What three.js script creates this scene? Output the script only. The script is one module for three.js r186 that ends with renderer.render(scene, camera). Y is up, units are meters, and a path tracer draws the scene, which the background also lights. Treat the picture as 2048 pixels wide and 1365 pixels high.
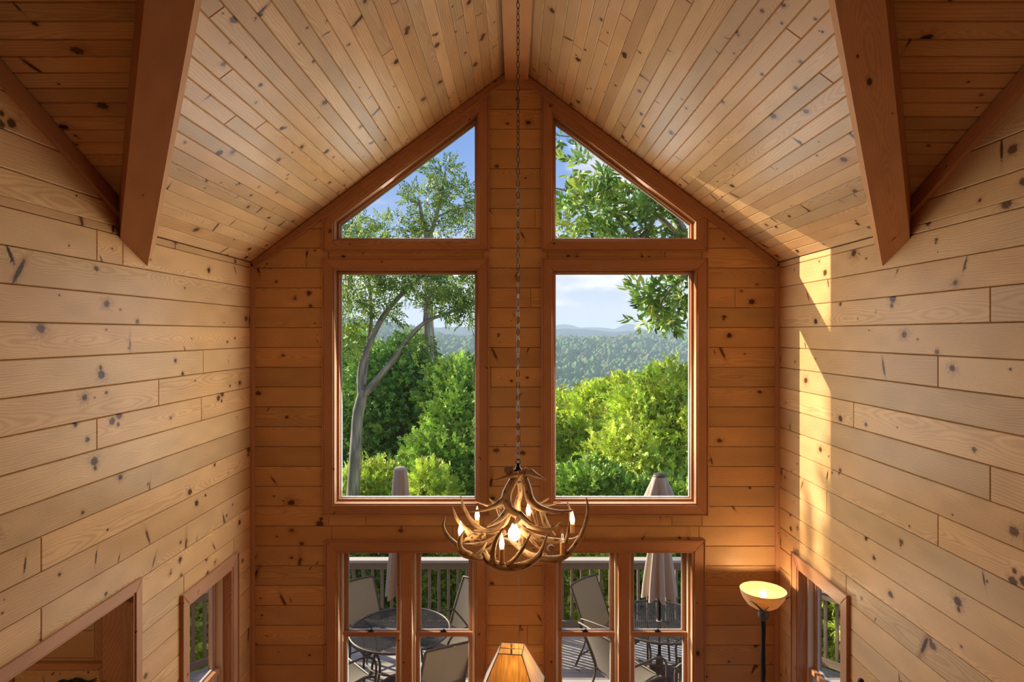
import * as THREE from 'three';
import { mergeGeometries } from 'three/addons/utils/BufferGeometryUtils.js';
import { RoundedBoxGeometry } from 'three/addons/geometries/RoundedBoxGeometry.js';
import { RectAreaLightUniformsLib } from 'three/addons/lights/RectAreaLightUniformsLib.js';
RectAreaLightUniformsLib.init();

// ---------------------------------------------------------------- camera, sky, sun, daylight, exposure
const EYE = 4.15, F = 1280, CX = 1030, CY = 668;        // eye height over the floor, focal length and vanishing point in pixels of 2048x1365
const HALF = 2.45, FAR = 5.95, EAVE = 4.815, PITCH = 0.745; // half width of the room, distance of the window wall, wall height, roof pitch
const scene = new THREE.Scene();
const camera = new THREE.PerspectiveCamera(2 * Math.atan(682.5 / F) * 180 / Math.PI, 2048 / 1365, 0.05, 6000);
camera.position.set(0, EYE, 0);
camera.lookAt(0, EYE, -10);
camera.setViewOffset(2048, 1365, 1024 - CX, 682.5 - CY, 2048, 1365);
camera.updateProjectionMatrix();
const renderer = new THREE.WebGLRenderer();
renderer.toneMapping = THREE.LinearToneMapping;
renderer.toneMappingExposure = 1.0;
renderer.shadowMap.enabled = true;

const SUN = new THREE.Vector3(-1, 0.5, -0.56).normalize(); // towards the sun: left, ahead, low
const sun = new THREE.DirectionalLight(new THREE.Color(1.0, 0.88, 0.70), 10.5);
sun.position.copy(SUN).multiplyScalar(60).add(new THREE.Vector3(0, 3, -6));
sun.target.position.set(0, 3, -6);
sun.castShadow = true; sun.shadow.radius = 1;
sun.shadow.mapSize.set(4096, 4096);
Object.assign(sun.shadow.camera, { left: -30, right: 30, top: 30, bottom: -30, near: 1, far: 160 });
scene.add(sun, sun.target);

// daylight entering at each window opening (x, y, distance, width, height)
const DAY = new THREE.Color(0.92, 1.03, 1.04);
for (const [x, y, w, h, k] of [[-1.02, 3.66, 1.26, 2.1, 5.7], [1.02, 3.66, 1.26, 2.1, 5.7], [-0.82, 5.3, 0.85, 0.6, 3.4], [0.82, 5.3, 0.85, 0.6, 3.4], [-1.02, 1.4, 1.2, 1.3, 3.5], [1.02, 1.4, 1.2, 1.3, 3.5]]) {
  const l = new THREE.RectAreaLight(DAY, k, w, h);
  const d = FAR + (y > 2.4 ? 0.113 : 0.05);              // just inside the panes
  l.position.set(x, y, -d); l.lookAt(x, y - 2, 5); l.name = 'window_daylight';
  scene.add(l);
}

// ---------------------------------------------------------------- noise and random numbers
function rng(seed) { let a = seed >>> 0; return () => { a = (a + 0x6D2B79F5) | 0; let t = Math.imul(a ^ (a >>> 15), 1 | a); t = (t + Math.imul(t ^ (t >>> 7), 61 | t)) ^ t; return ((t ^ (t >>> 14)) >>> 0) / 4294967296; }; }
const NT = new Float32Array(65536); { const r = rng(77); for (let i = 0; i < 65536; i++) NT[i] = r(); }
const hash = (x, y) => NT[((x & 255) << 8) | (y & 255)];
function vn(x, y, per = 256) {                           // value noise, periodic in x
  const xi = Math.floor(x), yi = Math.floor(y), fx = x - xi, fy = y - yi;
  const u = fx * fx * (3 - 2 * fx), v = fy * fy * (3 - 2 * fy);
  const x0 = ((xi % per) + per) % per, x1 = (x0 + 1) % per;
  const a = hash(x0, yi), b = hash(x1, yi), c = hash(x0, yi + 1), d = hash(x1, yi + 1);
  return a + (b - a) * u + (c - a) * v + (a - b - c + d) * u * v;
}
const fbm = (x, y, o = 4) => { let s = 0, a = 0.5, n = 0; for (let i = 0; i < o; i++) { s += a * vn(x, y); n += a; a *= 0.5; x = x * 2.03 + 17.3; y = y * 2.03 + 9.1; } return s / n; };
const sm = (a, b, x) => { const t = Math.min(1, Math.max(0, (x - a) / (b - a))); return t * t * (3 - 2 * t); };
const mix = (a, b, t) => a + (b - a) * t;

// ---------------------------------------------------------------- sky: air and clouds
{
  const W = 2048, H = 1024, px = new Float32Array(W * H * 4);
  for (let j = 0; j < H; j++) for (let i = 0; i < W; i++) {
    const el = (j / H - 0.5) * Math.PI, az = (i / W - 0.5) * 2 * Math.PI;
    const e = Math.max(0, el), t = Math.exp(-e / 0.13);
    let r = mix(0.10, 0.92, t), g = mix(0.27, 0.96, t), b = mix(0.66, 1.0, t);
    const dx = Math.cos(el) * Math.cos(az), dz = Math.cos(el) * Math.sin(az), s = Math.sin(e) + 0.18;
    const n = fbm(dx / s * 2.3 + 40, dz / s * 2.3 + 60, 6) * 0.8 + 0.2 * fbm(dx / s * 7 + 11, dz / s * 7 + 5, 4);
    const low = fbm(az * 9 + 33, el * 38 + 12, 6) + 0.16 * Math.exp(-Math.pow((el - 0.075) / 0.03, 2));
    let c = sm(0.52, 0.68, n) * sm(0.02, 0.1, e) * 0.9;
    c = Math.max(c, sm(0.5, 0.72, low) * sm(0.025, 0.05, e) * (1 - sm(0.14, 0.22, e)) * 0.85);
    const shade = 0.72 + 0.35 * sm(0.35, 0.7, fbm(az * 14 + 5, el * 60 + 2, 4));
    r = mix(r, 1.0 * shade, c); g = mix(g, 1.02 * shade, c); b = mix(b, 1.07 * shade, c);
    const k = (j * W + i) * 4; px[k] = r; px[k + 1] = g; px[k + 2] = b; px[k + 3] = 1;
  }
  const tex = new THREE.DataTexture(px, W, H, THREE.RGBAFormat, THREE.FloatType);
  tex.mapping = THREE.EquirectangularReflectionMapping; tex.magFilter = THREE.LinearFilter; tex.needsUpdate = true;
  scene.background = tex;
}
scene.backgroundIntensity = 1.2;
scene.fog = new THREE.FogExp2(new THREE.Color(0.66, 0.83, 1.0), 0.0005);

// ---------------------------------------------------------------- wood
/** A sheet of board faces, one strip per board: grain along u, knots, and a tone of its own for every strip. Colours are linear. */
function woodSheet({ W = 2048, H = 2048, strips, len, stripH, light, dark, knot, knots, knotR, tone = 0.12, contrast = 0.5, seed }) {
  const R = rng(seed), data = new Uint8Array(W * H * 4), sh = H / strips, toS = new Uint8Array(4097);
  for (let i = 0; i <= 4096; i++) { const c = i / 4096; toS[i] = Math.round(255 * (c <= 0.0031308 ? 12.92 * c : 1.055 * Math.pow(c, 1 / 2.4) - 0.055)); }
  for (let s = 0; s < strips; s++) {
    const t = 1 + (R() * 2 - 1) * tone, warm = 1 + (R() * 2 - 1) * 0.05, freq = 45 + R() * 90, cen = (R() * 1.6 - 0.3) * stripH, bend = R() < 0.6 ? 1 : 0, sd = Math.floor(R() * 200);
    const ks = [], count = Math.round(knots * len * (0.5 + R()));
    for (let k = 0; k < count; k++) {
      const r = knotR * (0.3 + Math.pow(R(), 2) * 1.1), x0 = R() * len, v0 = (0.06 + 0.88 * R()) * stripH, spike = R() < 0.25, ang = spike ? (R() - 0.5) * 1.4 + 1.57 : (R() - 0.5) * 0.5;
      ks.push({ x: x0, v: v0, rx: r * (spike ? 2.4 : 1.15), ry: r * (spike ? 0.45 : 0.85), c: Math.cos(ang), s: Math.sin(ang), d: 0.7 + 0.3 * R(), grey: R() < 0.15 ? 1 : 0, h: 1.3 + 1.5 * R() * R() });
      if (R() < 0.35) ks.push({ ...ks[ks.length - 1], v: v0 + (R() - 0.5) * stripH * 0.6, x: x0 + (R() - 0.5) * 0.05, rx: r * 0.55, ry: r * 0.5 });
    }
    const cols = Array.from({ length: 64 }, () => []);
    for (const k of ks) for (let c = 0; c < 64; c++) { let dx = Math.abs((c + 0.5) / 64 * len - k.x); dx = Math.min(dx, len - dx); if (dx < k.rx * 6 + len / 64) cols[c].push(k); }
    const y0 = Math.round(s * sh), y1 = Math.round((s + 1) * sh);
    for (let i = 0; i < W; i++) {
      const x = i / W * len, near = cols[Math.floor(i / W * 64)], slow = vn(x * 8 / len, sd, 8), slow2 = vn(x * 24 / len + 3, sd + 9, 24);
      for (let j = y0; j < y1; j++) {
        const v = (j - y0) / (y1 - y0) * stripH;
        let f = bend ? Math.pow(Math.abs(v - cen) / stripH, 1.6) * stripH * 1.2 + slow * 0.09 : v + slow * 0.03;
        f += (slow2 - 0.5) * 0.012 + (vn(x * 40 / len, v * 60 + sd, 40) - 0.5) * 0.008;
        let kd = 0, kh = 0, kc = 0, kg = 0;
        for (const k of near) {
          let dx = x - k.x; if (dx > len / 2) dx -= len; if (dx < -len / 2) dx += len;
          const dv = v - k.v, a = dx * k.c + dv * k.s, b = -dx * k.s + dv * k.c;
          const e = Math.sqrt(a * a / (k.rx * k.rx) + b * b / (k.ry * k.ry));
          if (e > 7) continue;
          f += Math.exp(-e * e / 6) * k.ry * 1.1;
          const w = 0.5 * (vn(a * 160 + 9, b * 160 + k.x * 40) - 0.5);
          if (e + w < 1.25) { const m = (1 - sm(0.95, 1.25, e + w)) * k.d; if (m > kd) { kd = m; kc = 0.55 + 0.45 * Math.sin(e * 8); kg = k.grey; } }
          { const flame = 0.55 + 0.9 * vn(Math.atan2(b, a) * 5 + 60, e * 1.3 + k.x * 31); kh = Math.max(kh, Math.exp(-Math.pow(e / (k.h * flame), 2)) * k.d); }
        }
        const ring = Math.pow(0.5 + 0.5 * Math.sin(6.283 * f * freq), 1.6), fine = vn(x * 60, v * 1500 + sd) - 0.5, blotch = vn(x * 20 / len, v * 12 + sd * 3, 20) - 0.5;
        const g = Math.min(1, Math.max(0, ring * contrast + fine * 0.22 + 0.12));
        const lum = t * (1 + blotch * 0.16), hb = Math.min(0.75, kh * 0.8);
        const o = (j * W + i) * 4;
        for (let c = 0; c < 3; c++) {
          let q = mix(light[c], dark[c], g) * lum * (c === 0 ? warm : c === 2 ? 1 / warm : 1);
          q = mix(q, [0.24, 0.085, 0.026][c] * (0.6 + 0.8 * ring), hb);
          if (kd > 0) q = mix(q, knot[c] * (0.5 + kc) * (kg ? [0.9, 1.05, 1.15][c] : 1), kd);
          data[o + c] = toS[Math.min(4096, Math.max(0, Math.round(q * 4096)))];
        }
        data[o + 3] = 255;
      }
    }
  }
  const tex = new THREE.DataTexture(data, W, H, THREE.RGBAFormat);
  tex.colorSpace = THREE.SRGBColorSpace; tex.wrapS = tex.wrapT = THREE.RepeatWrapping; tex.magFilter = THREE.LinearFilter; tex.minFilter = THREE.LinearMipmapLinearFilter; tex.generateMipmaps = true; tex.needsUpdate = true;
  return { tex, strips, len, stripH };
}
const PINE = { light: [0.62, 0.37, 0.168], dark: [0.46, 0.222, 0.082], knot: [0.05, 0.02, 0.009] };
const wallSheet = woodSheet({ ...PINE, strips: 20, len: 4, stripH: 0.2, knots: 1.9, knotR: 0.02, seed: 5 });
const ceilSheet = woodSheet({ ...PINE, strips: 40, len: 4, stripH: 0.1, knots: 1.4, knotR: 0.018, seed: 9, tone: 0.15 });
const trimSheet = woodSheet({ W: 2048, H: 1024, strips: 8, len: 4, stripH: 0.25, light: [0.51, 0.255, 0.13], dark: [0.38, 0.165, 0.075], knot: [0.06, 0.025, 0.012], knots: 0.7, knotR: 0.016, seed: 21, tone: 0.08 });
const beamSheet = woodSheet({ W: 2048, H: 1024, strips: 4, len: 4, stripH: 0.5, light: [0.52, 0.25, 0.105], dark: [0.37, 0.155, 0.06], knot: [0.06, 0.025, 0.012], knots: 1.2, knotR: 0.017, seed: 31, tone: 0.06, contrast: 0.4 });
const deckSheet = woodSheet({ W: 1024, H: 1024, strips: 8, len: 4, stripH: 0.15, light: [0.52, 0.47, 0.42], dark: [0.34, 0.305, 0.27], knot: [0.1, 0.09, 0.08], knots: 0.7, knotR: 0.014, seed: 41, tone: 0.14 });
const wood = (sheet, roughness, extra = {}) => new THREE.MeshPhysicalMaterial({ map: sheet.tex, roughness, bumpMap: sheet.tex, bumpScale: 0.00012, specularIntensity: 0.12, ...extra });
const M = {
  wall: wood(wallSheet, 0.33), ceil: wood(ceilSheet, 0.33, { specularIntensity: 0.16 }), trim: wood(trimSheet, 0.42), beam: wood(beamSheet, 0.5), deck: wood(deckSheet, 0.8),
  sheath: new THREE.MeshStandardMaterial({ color: 0x6a4326, roughness: 0.9 }),
  roofing: new THREE.MeshStandardMaterial({ color: 0x4b4640, roughness: 0.95 }),
  liner: new THREE.MeshStandardMaterial({ color: 0xd8c8b0, roughness: 0.5 }),
  bead: new THREE.MeshStandardMaterial({ color: 0xb8b4ae, roughness: 0.4 }),
  dome: new THREE.MeshStandardMaterial({ color: 0xfff0da, emissive: new THREE.Color(1, 0.8, 0.55), emissiveIntensity: 1.5, roughness: 0.6 }),
  glass: new THREE.MeshPhysicalMaterial({ color: 0xffffff, transmission: 1, thickness: 0, roughness: 0.0, ior: 1.45, specularIntensity: 0.6 }),
  darkMetal: new THREE.MeshStandardMaterial({ color: 0x26211d, roughness: 0.45, metalness: 0.7 }),
  bronze: new THREE.MeshStandardMaterial({ color: 0x5d5146, roughness: 0.5, metalness: 0.35 }),
  paint: new THREE.MeshStandardMaterial({ color: 0x8c7962, roughness: 0.75 }),
  railCap: new THREE.MeshStandardMaterial({ color: 0xc2b5a6, roughness: 0.7 }),
};

// ---------------------------------------------------------------- helpers
const V3 = (x, y, z) => new THREE.Vector3(x, y, z);
const taken = new Map();
function numbered(name) { const n = taken.get(name) ?? 0; taken.set(name, n + 1); return n ? `${name}_${String(n).padStart(3, '0')}` : name; }
function mesh(name, geo, mat, parent) { const m = new THREE.Mesh(geo, mat); m.name = name; parent.add(m); return m; }
function thing(name, label, category, pos = [0, 0, 0], turn = 0, group) {
  const o = new THREE.Group(); o.name = numbered(name); o.position.set(...pos); o.rotation.y = turn; o.userData = { label, category };
  if (group) o.userData.group = group;
  scene.add(o); return o;
}
function struct(name, pos = [0, 0, 0], turn = 0, label) { const o = new THREE.Group(); o.name = numbered(name); o.position.set(...pos); o.rotation.y = turn; o.userData = { kind: 'structure' }; if (label) o.userData.label = label; scene.add(o); return o; }
const FLAT = { o: V3(0, 0, 0), U: V3(1, 0, 0), V: V3(0, 1, 0), N: V3(0, 0, 1) };
const frame = (o, U, V, N) => ({ o: V3(...o), U: V3(...U).normalize(), V: V3(...V).normalize(), N: V3(...N).normalize() });

function clip(poly, a, b, c) {                          // keeps a*x + b*y <= c
  const out = [];
  for (let i = 0; i < poly.length; i++) {
    const p = poly[i], q = poly[(i + 1) % poly.length], dp = a * p[0] + b * p[1] - c, dq = a * q[0] + b * q[1] - c;
    if (dp <= 1e-9) out.push(p);
    if ((dp < -1e-9 && dq > 1e-9) || (dp > 1e-9 && dq < -1e-9)) { const t = dp / (dp - dq); out.push([p[0] + (q[0] - p[0]) * t, p[1] + (q[1] - p[1]) * t]); }
  }
  return out;
}
const area2 = (p) => p.reduce((s, a, i) => { const b = p[(i + 1) % p.length]; return s + a[0] * b[1] - b[0] * a[1]; }, 0) / 2;
function inset(poly, d) {                               // convex, counter-clockwise; d > 0 shrinks it
  const n = poly.length, out = [];
  const line = (i) => { const p = poly[i], q = poly[(i + 1) % n], l = Math.hypot(q[0] - p[0], q[1] - p[1]) || 1, nx = -(q[1] - p[1]) / l, ny = (q[0] - p[0]) / l; return [nx, ny, nx * p[0] + ny * p[1] + d]; };
  for (let i = 0; i < n; i++) {
    const [a, b, c] = line((i + n - 1) % n), [e, f, g] = line(i), det = a * f - b * e;
    out.push(Math.abs(det) < 1e-9 ? [poly[i][0] + a * d, poly[i][1] + b * d] : [(c * f - b * g) / det, (a * g - c * e) / det]);
  }
  return out;
}
const BR = rng(1234);
/** A flat board: convex outline in the plane of the frame, front face at height `top` over it, `thick` deep, front edges bevelled. Grain along u (or v). */
function boardGeo(poly, fr, sheet, { top = 0, thick = 0.02, bevel = 0.004, along = 'u', strip, rnd = BR } = {}) {
  if (area2(poly) < 0) poly = poly.slice().reverse();
  const inn = bevel > 0 ? inset(poly, bevel) : poly, n = poly.length, pos = [], uv = [], nor = [];
  const us = poly.map((p) => p[0]), vs = poly.map((p) => p[1]), lo = along === 'u' ? [Math.min(...us), Math.min(...vs)] : [Math.min(...vs), Math.min(...us)];
  const span = along === 'u' ? Math.max(...vs) - lo[1] : Math.max(...us) - lo[1];
  const st = strip ?? Math.floor(rnd() * sheet.strips), u0 = rnd() * sheet.len, fit = Math.min(1, sheet.stripH * 0.94 / span), flip = rnd() < 0.5 ? 1 : -1;
  const P = (p, h) => V3().copy(fr.o).addScaledVector(fr.U, p[0]).addScaledVector(fr.V, p[1]).addScaledVector(fr.N, h);
  const T = (p, h) => { const [a, c] = along === 'u' ? p : [p[1], p[0]]; let q = (c - lo[1]) * fit; if (flip < 0) q = sheet.stripH * 0.94 - q; return [(u0 + flip * (a - lo[0])) / sheet.len, (st + 0.03 + (q + (h - top) * 0.3) / sheet.stripH) / sheet.strips]; };
  const tri = (a, b, c) => {
    const A = P(...a), B = P(...b), C = P(...c), N = V3().crossVectors(B.clone().sub(A), C.clone().sub(A)).normalize();
    for (const [q, r] of [[A, a], [B, b], [C, c]]) { pos.push(q.x, q.y, q.z); nor.push(N.x, N.y, N.z); uv.push(...T(...r)); }
  };
  const quad = (a, b, c, d) => { tri(a, b, c); tri(a, c, d); };
  for (let i = 1; i < n - 1; i++) { tri([inn[0], top], [inn[i], top], [inn[i + 1], top]); tri([poly[0], top - thick], [poly[i + 1], top - thick], [poly[i], top - thick]); }
  for (let i = 0; i < n; i++) {
    const j = (i + 1) % n, m = top - bevel;
    if (bevel > 0) quad([poly[i], m], [poly[j], m], [inn[j], top], [inn[i], top]);
    quad([poly[i], top - thick], [poly[j], top - thick], [poly[j], m], [poly[i], m]);
  }
  const g = new THREE.BufferGeometry();
  g.setAttribute('position', new THREE.Float32BufferAttribute(pos, 3)); g.setAttribute('normal', new THREE.Float32BufferAttribute(nor, 3)); g.setAttribute('uv', new THREE.Float32BufferAttribute(uv, 2));
  return g;
}
const rect = (x0, y0, x1, y1) => [[x0, y0], [x1, y0], [x1, y1], [x0, y1]];
function board(name, poly, fr, sheet, mat, parent, opt) { return mesh(name, boardGeo(poly, fr, sheet, opt), mat, parent); }
/** A board given as a box: grain along its longest side. */
function timber(name, x0, y0, z0, x1, y1, z1, sheet, mat, parent, bevel = 0.003) {
  const dx = x1 - x0, dy = y1 - y0, dz = z1 - z0;
  if (dz >= dx && dz >= dy) return board(name, rect(-z1, x0, -z0, x1), frame([0, y1, 0], [0, 0, -1], [1, 0, 0], [0, 1, 0]), sheet, mat, parent, { thick: dy, bevel });
  return board(name, rect(x0, y0, x1, y1), frame([0, 0, z1], [1, 0, 0], [0, 1, 0], [0, 0, 1]), sheet, mat, parent, { thick: dz, bevel, along: dx >= dy ? 'u' : 'v' });
}
/** Cuts boxes out of a rectangle. */
function carve(r, holes) {
  let list = [r];
  for (const h of holes) list = list.flatMap((q) => {
    const [x0, y0, x1, y1] = q, [a, b, c, d] = h;
    if (c <= x0 || a >= x1 || d <= y0 || b >= y1) return [q];
    const out = [];
    if (a > x0) out.push([x0, y0, a, y1]);
    if (c < x1) out.push([c, y0, x1, y1]);
    const X0 = Math.max(a, x0), X1 = Math.min(c, x1);
    if (b > y0) out.push([X0, y0, X1, b]);
    if (d < y1) out.push([X0, d, X1, y1]);
    return out;
  });
  return list.filter(([x0, y0, x1, y1]) => x1 - x0 > 0.015 && y1 - y0 > 0.015);
}
/** A tube through points with a radius at each, closed at the ends. */
function taper(points, radii, sides = 8, seg = 4, rough = 0, seed = 1) {
  const curve = new THREE.CatmullRomCurve3(points.map((p) => (p.isVector3 ? p : V3(...p)))), n = (points.length - 1) * seg, pos = [], idx = [], uvs = [], R = rng(seed);
  let nrm = null, len = 0, prev = null;
  for (let i = 0; i <= n; i++) {
    const t = i / n, c = curve.getPoint(t), tan = curve.getTangent(t), f = t * (points.length - 1), k = Math.min(points.length - 2, Math.floor(f)), r = mix(radii[k], radii[k + 1], f - k);
    if (!nrm) nrm = Math.abs(tan.y) < 0.9 ? V3(0, 1, 0) : V3(1, 0, 0);
    nrm = nrm.clone().addScaledVector(tan, -nrm.dot(tan)).normalize();
    const bin = V3().crossVectors(tan, nrm);
    if (prev) len += prev.distanceTo(c); prev = c;
    for (let s = 0; s <= sides; s++) { const a = s / sides * Math.PI * 2, q = r * (1 + rough * (s === sides ? 0 : R() - 0.5)); const p = c.clone().addScaledVector(nrm, Math.cos(a) * q).addScaledVector(bin, Math.sin(a) * q); pos.push(p.x, p.y, p.z); uvs.push(len, s / sides * 0.2); }
  }
  const w = sides + 1;
  for (let i = 0; i < n; i++) for (let s = 0; s < sides; s++) { const a = i * w + s, b = a + w; idx.push(a, a + 1, b, a + 1, b + 1, b); }
  for (const [i, flip] of [[0, 0], [n, 1]]) { const c = curve.getPoint(i / n), at = pos.length / 3; pos.push(c.x, c.y, c.z); uvs.push(0, 0); for (let s = 0; s < sides; s++) idx.push(at, i * w + s + (flip ? 0 : 1), i * w + s + (flip ? 1 : 0)); }
  const g = new THREE.BufferGeometry();
  g.setAttribute('position', new THREE.Float32BufferAttribute(pos, 3)); g.setAttribute('uv', new THREE.Float32BufferAttribute(uvs, 2)); g.setIndex(idx);
  g.computeVertexNormals(); return g;
}
const tube = (pts, r, sides = 8, seg = 5) => taper(pts, pts.map(() => r), sides, seg);
const merge = (list) => mergeGeometries(list.map((g) => { const q = g.index ? g.toNonIndexed() : g.clone(); for (const k of Object.keys(q.attributes)) if (!['position', 'normal', 'uv'].includes(k)) q.deleteAttribute(k); return q; }));
const rbox = (w, h, d, x, y, z, r = 0.004) => new RoundedBoxGeometry(w, h, d, 1, Math.min(r, w / 3, h / 3, d / 3)).translate(x, y, z);
const lathe = (pts, seg = 24) => new THREE.LatheGeometry(pts.map(([x, y]) => new THREE.Vector2(x, y)), seg);
const pxX = (x, d) => (x - CX) / F * d, pxY = (y, d) => EYE - (y - CY) / F * d;

// ---------------------------------------------------------------- the room: backing walls, planks, ceilings
const ROW0 = 2.545, ROW = 0.1848, WT = 0.2;              // a plank joint, plank height, wall thickness
const fx = (p) => (p - CX) / (F / FAR), fy = (p) => EYE - (p - CY) / (F / FAR); // pixels on the window wall to metres
const slopeY = (x) => EAVE + PITCH * (HALF - Math.abs(x));
const G = 0.51, K = PITCH / G, Z1 = 4.25, ZR = Z1 - K * HALF, ZB = 2 * ZR - Z1; // cross gables: pitch, where their valleys start, ridge, rear
const RIDGE = EAVE + PITCH * HALF;
function solid(name, outline, holes, depth, mat, parent, z0) { // an outline with holes, from z0 back by depth
  const s = new THREE.Shape(outline.map(([x, y]) => new THREE.Vector2(x, y)));
  for (const h of holes) s.holes.push(new THREE.Path(h.map(([x, y]) => new THREE.Vector2(x, y))));
  return mesh(name, new THREE.ExtrudeGeometry(s, { depth, bevelEnabled: false }).translate(0, 0, z0 - depth), mat, parent);
}
const PT = 0.018;                                         // plank thickness
const GAP = 0.0018;
function planks(parent, x0, x1, yTop, holes, clips, joints, seed, sheet = wallSheet, mat = M.wall, minY = 0) {
  const R = rng(seed), lo = Math.ceil((minY - ROW0) / ROW - 1), hi = Math.ceil((yTop - ROW0) / ROW);
  for (let k = lo; k < hi; k++) {
    const y0 = Math.max(minY, ROW0 + k * ROW), y1 = Math.min(yTop, ROW0 + (k + 1) * ROW);
    if (y1 - y0 < 0.02) continue;
    const cuts = joints.filter(([, y]) => y > y0 && y < y1).map(([x]) => x);
    const all = [x0, ...cuts, x1].sort((a, b) => a - b);
    for (let i = 0; i < all.length - 1; i++) { // long spans get a joint at some stud
      if (all[i + 1] - all[i] > 3.7) { const side = Math.abs(x1 - x0) > 6, c = side ? Math.sign(x0 + x1) * (-1.6 + R() * 3.4) : all[i] + 1.2 + R() * 2.3; if (c - all[i] > 0.4 && all[i + 1] - c > 0.4) all.splice(i + 1, 0, c); }
    }
    for (let i = 0; i < all.length - 1; i++) {
      for (const [a, b, c, d] of carve([all[i], y0, all[i + 1], y1], holes)) {
        let poly = rect(a + GAP * 0.5, b + GAP, c - GAP * 0.5, d - GAP);
        for (const [p, q, r] of clips) poly = clip(poly, p, q, r);
        if (poly.length < 3 || Math.abs(area2(poly)) < 0.002) continue;
        board('plank', poly, FLAT, sheet, mat, parent, { thick: PT - 0.001, bevel: 0.0048, rnd: R });
      }
    }
  }
}

// window wall
const farHoles = {
  bigL: rect(fx(667), fy(1010), fx(957), fy(538)), bigR: rect(fx(1104), fy(1010), fx(1394), fy(538)),
  topL: [[fx(667), fy(482)], [fx(957), fy(482)], [fx(957), fy(224)], [fx(667), fy(442)]], topR: [[fx(1104), fy(482)], [fx(1394), fy(482)], [fx(1394), fy(442)], [fx(1104), fy(224)]],
  lowL: rect(fx(673), 0.55, fx(953), fy(1102)), lowR: rect(fx(1108), 0.55, fx(1388), fy(1102)),
};
const bounds = (p) => [Math.min(...p.map((q) => q[0])), Math.min(...p.map((q) => q[1])), Math.max(...p.map((q) => q[0])), Math.max(...p.map((q) => q[1]))];
const grow = ([a, b, c, d], g) => [a - g, b - g, c + g, d + g];
const wallFar = struct('wall_far', [0, 0, -FAR], 0);
solid('sheathing', [[-HALF - WT, -0.15], [HALF + WT, -0.15], [HALF + WT, EAVE - 0.05], [HALF, slopeY(HALF) + 0.02], [0, RIDGE + 0.02], [-HALF, slopeY(HALF) + 0.02], [-HALF - WT, EAVE - 0.05]], Object.values(farHoles).map((h) => grow(bounds(h), 0)).map((b, i) => Object.values(farHoles)[i]), WT - PT, M.sheath, wallFar, -PT);
{
  const hs = Object.entries(farHoles).map(([k, h]) => { const b = grow(bounds(h), 0.045); if (k.startsWith('top')) b[3] = 9; return b; });
  const j = [[fx(612), fy(505)], [fx(731), fy(1035)], [fx(1470), fy(600)], [fx(1330), fy(505)], [fx(1170), fy(1060)], [fx(905), fy(1060)]];
  planks(wallFar, -HALF + 0.002, HALF - 0.002, RIDGE, hs, [[PITCH, 1, EAVE + PITCH * HALF - 0.012], [-PITCH, 1, EAVE + PITCH * HALF - 0.012]], j, 101);
}
// side walls: local x is the distance from the camera on the left, minus it on the right
const winD = [4.78, 5.53];                                // opening of the side windows
const winY = [0.75, fy(1102)];
const doorD = [1.9, 4.105], doorY = 2.49;
function sideWall(side) {
  const s = side === 'left' ? 1 : -1, w = struct(`wall_${side}`, [-HALF * s, 0, 0], s * Math.PI / 2);
  const X = (a, b) => (s > 0 ? [a, b] : [-b, -a]);
  const hole = (d, y) => { const [a, b] = X(...d); return rect(a, y[0], b, y[1]); };
  const win = hole(winD, winY), holes = [win];
  if (s > 0) holes.push(hole(doorD, [0.001, doorY]));
  const [a, b] = X(ZB, FAR);
  const out = s > 0 ? [[ZB, -0.15], [FAR, -0.15], [FAR, EAVE + 0.02], [Z1, EAVE + 0.02], [ZR, RIDGE + 0.02], [ZB, EAVE]] : [[-FAR, -0.15], [-ZB, -0.15], [-ZB, EAVE], [-ZR, RIDGE + 0.02], [-Z1, EAVE + 0.02], [-FAR, EAVE + 0.02]];
  solid('sheathing', out, holes, WT - PT, M.sheath, w, -PT);
  const cover = holes.map((h, i) => grow(bounds(h), i ? 0.03 : 0.045));
  // joints seen in the photograph: distance from the camera and height
  const seen = s > 0 ? [[3.75, 3.58], [3.31, 3.0], [3.31, 2.684], [3.75, 4.66], [4.0, 4.66], [5.03, 3.965], [5.0, 3.478], [4.4, 3.8], [2.4, 4.2], [2.2, 3.4], [2.5, 5.0]]
    : [[3.30, 4.325], [3.707, 3.956], [3.3, 3.423], [3.707, 3.07], [4.63, 3.593], [5.03, 2.904], [2.3, 4.1], [2.5, 2.6], [2.6, 5.1]];
  const joints = seen.map(([d, y]) => [s * d, y]);
  planks(w, a, b, EAVE - 0.0005, cover, [], joints, s > 0 ? 202 : 303);
  const up = s > 0 ? [[G, 1, EAVE + G * Z1 - 0.006], [-G, 1, EAVE - G * ZB - 0.006]] : [[-G, 1, EAVE + G * Z1 - 0.006], [G, 1, EAVE - G * ZB - 0.006]];
  planks(w, ...X(ZB, Z1), RIDGE, [], up, joints, s > 0 ? 212 : 313, wallSheet, M.wall, EAVE - 0.004);
  return w;
}
const wallLeft = sideWall('left'), wallRight = sideWall('right');
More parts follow.
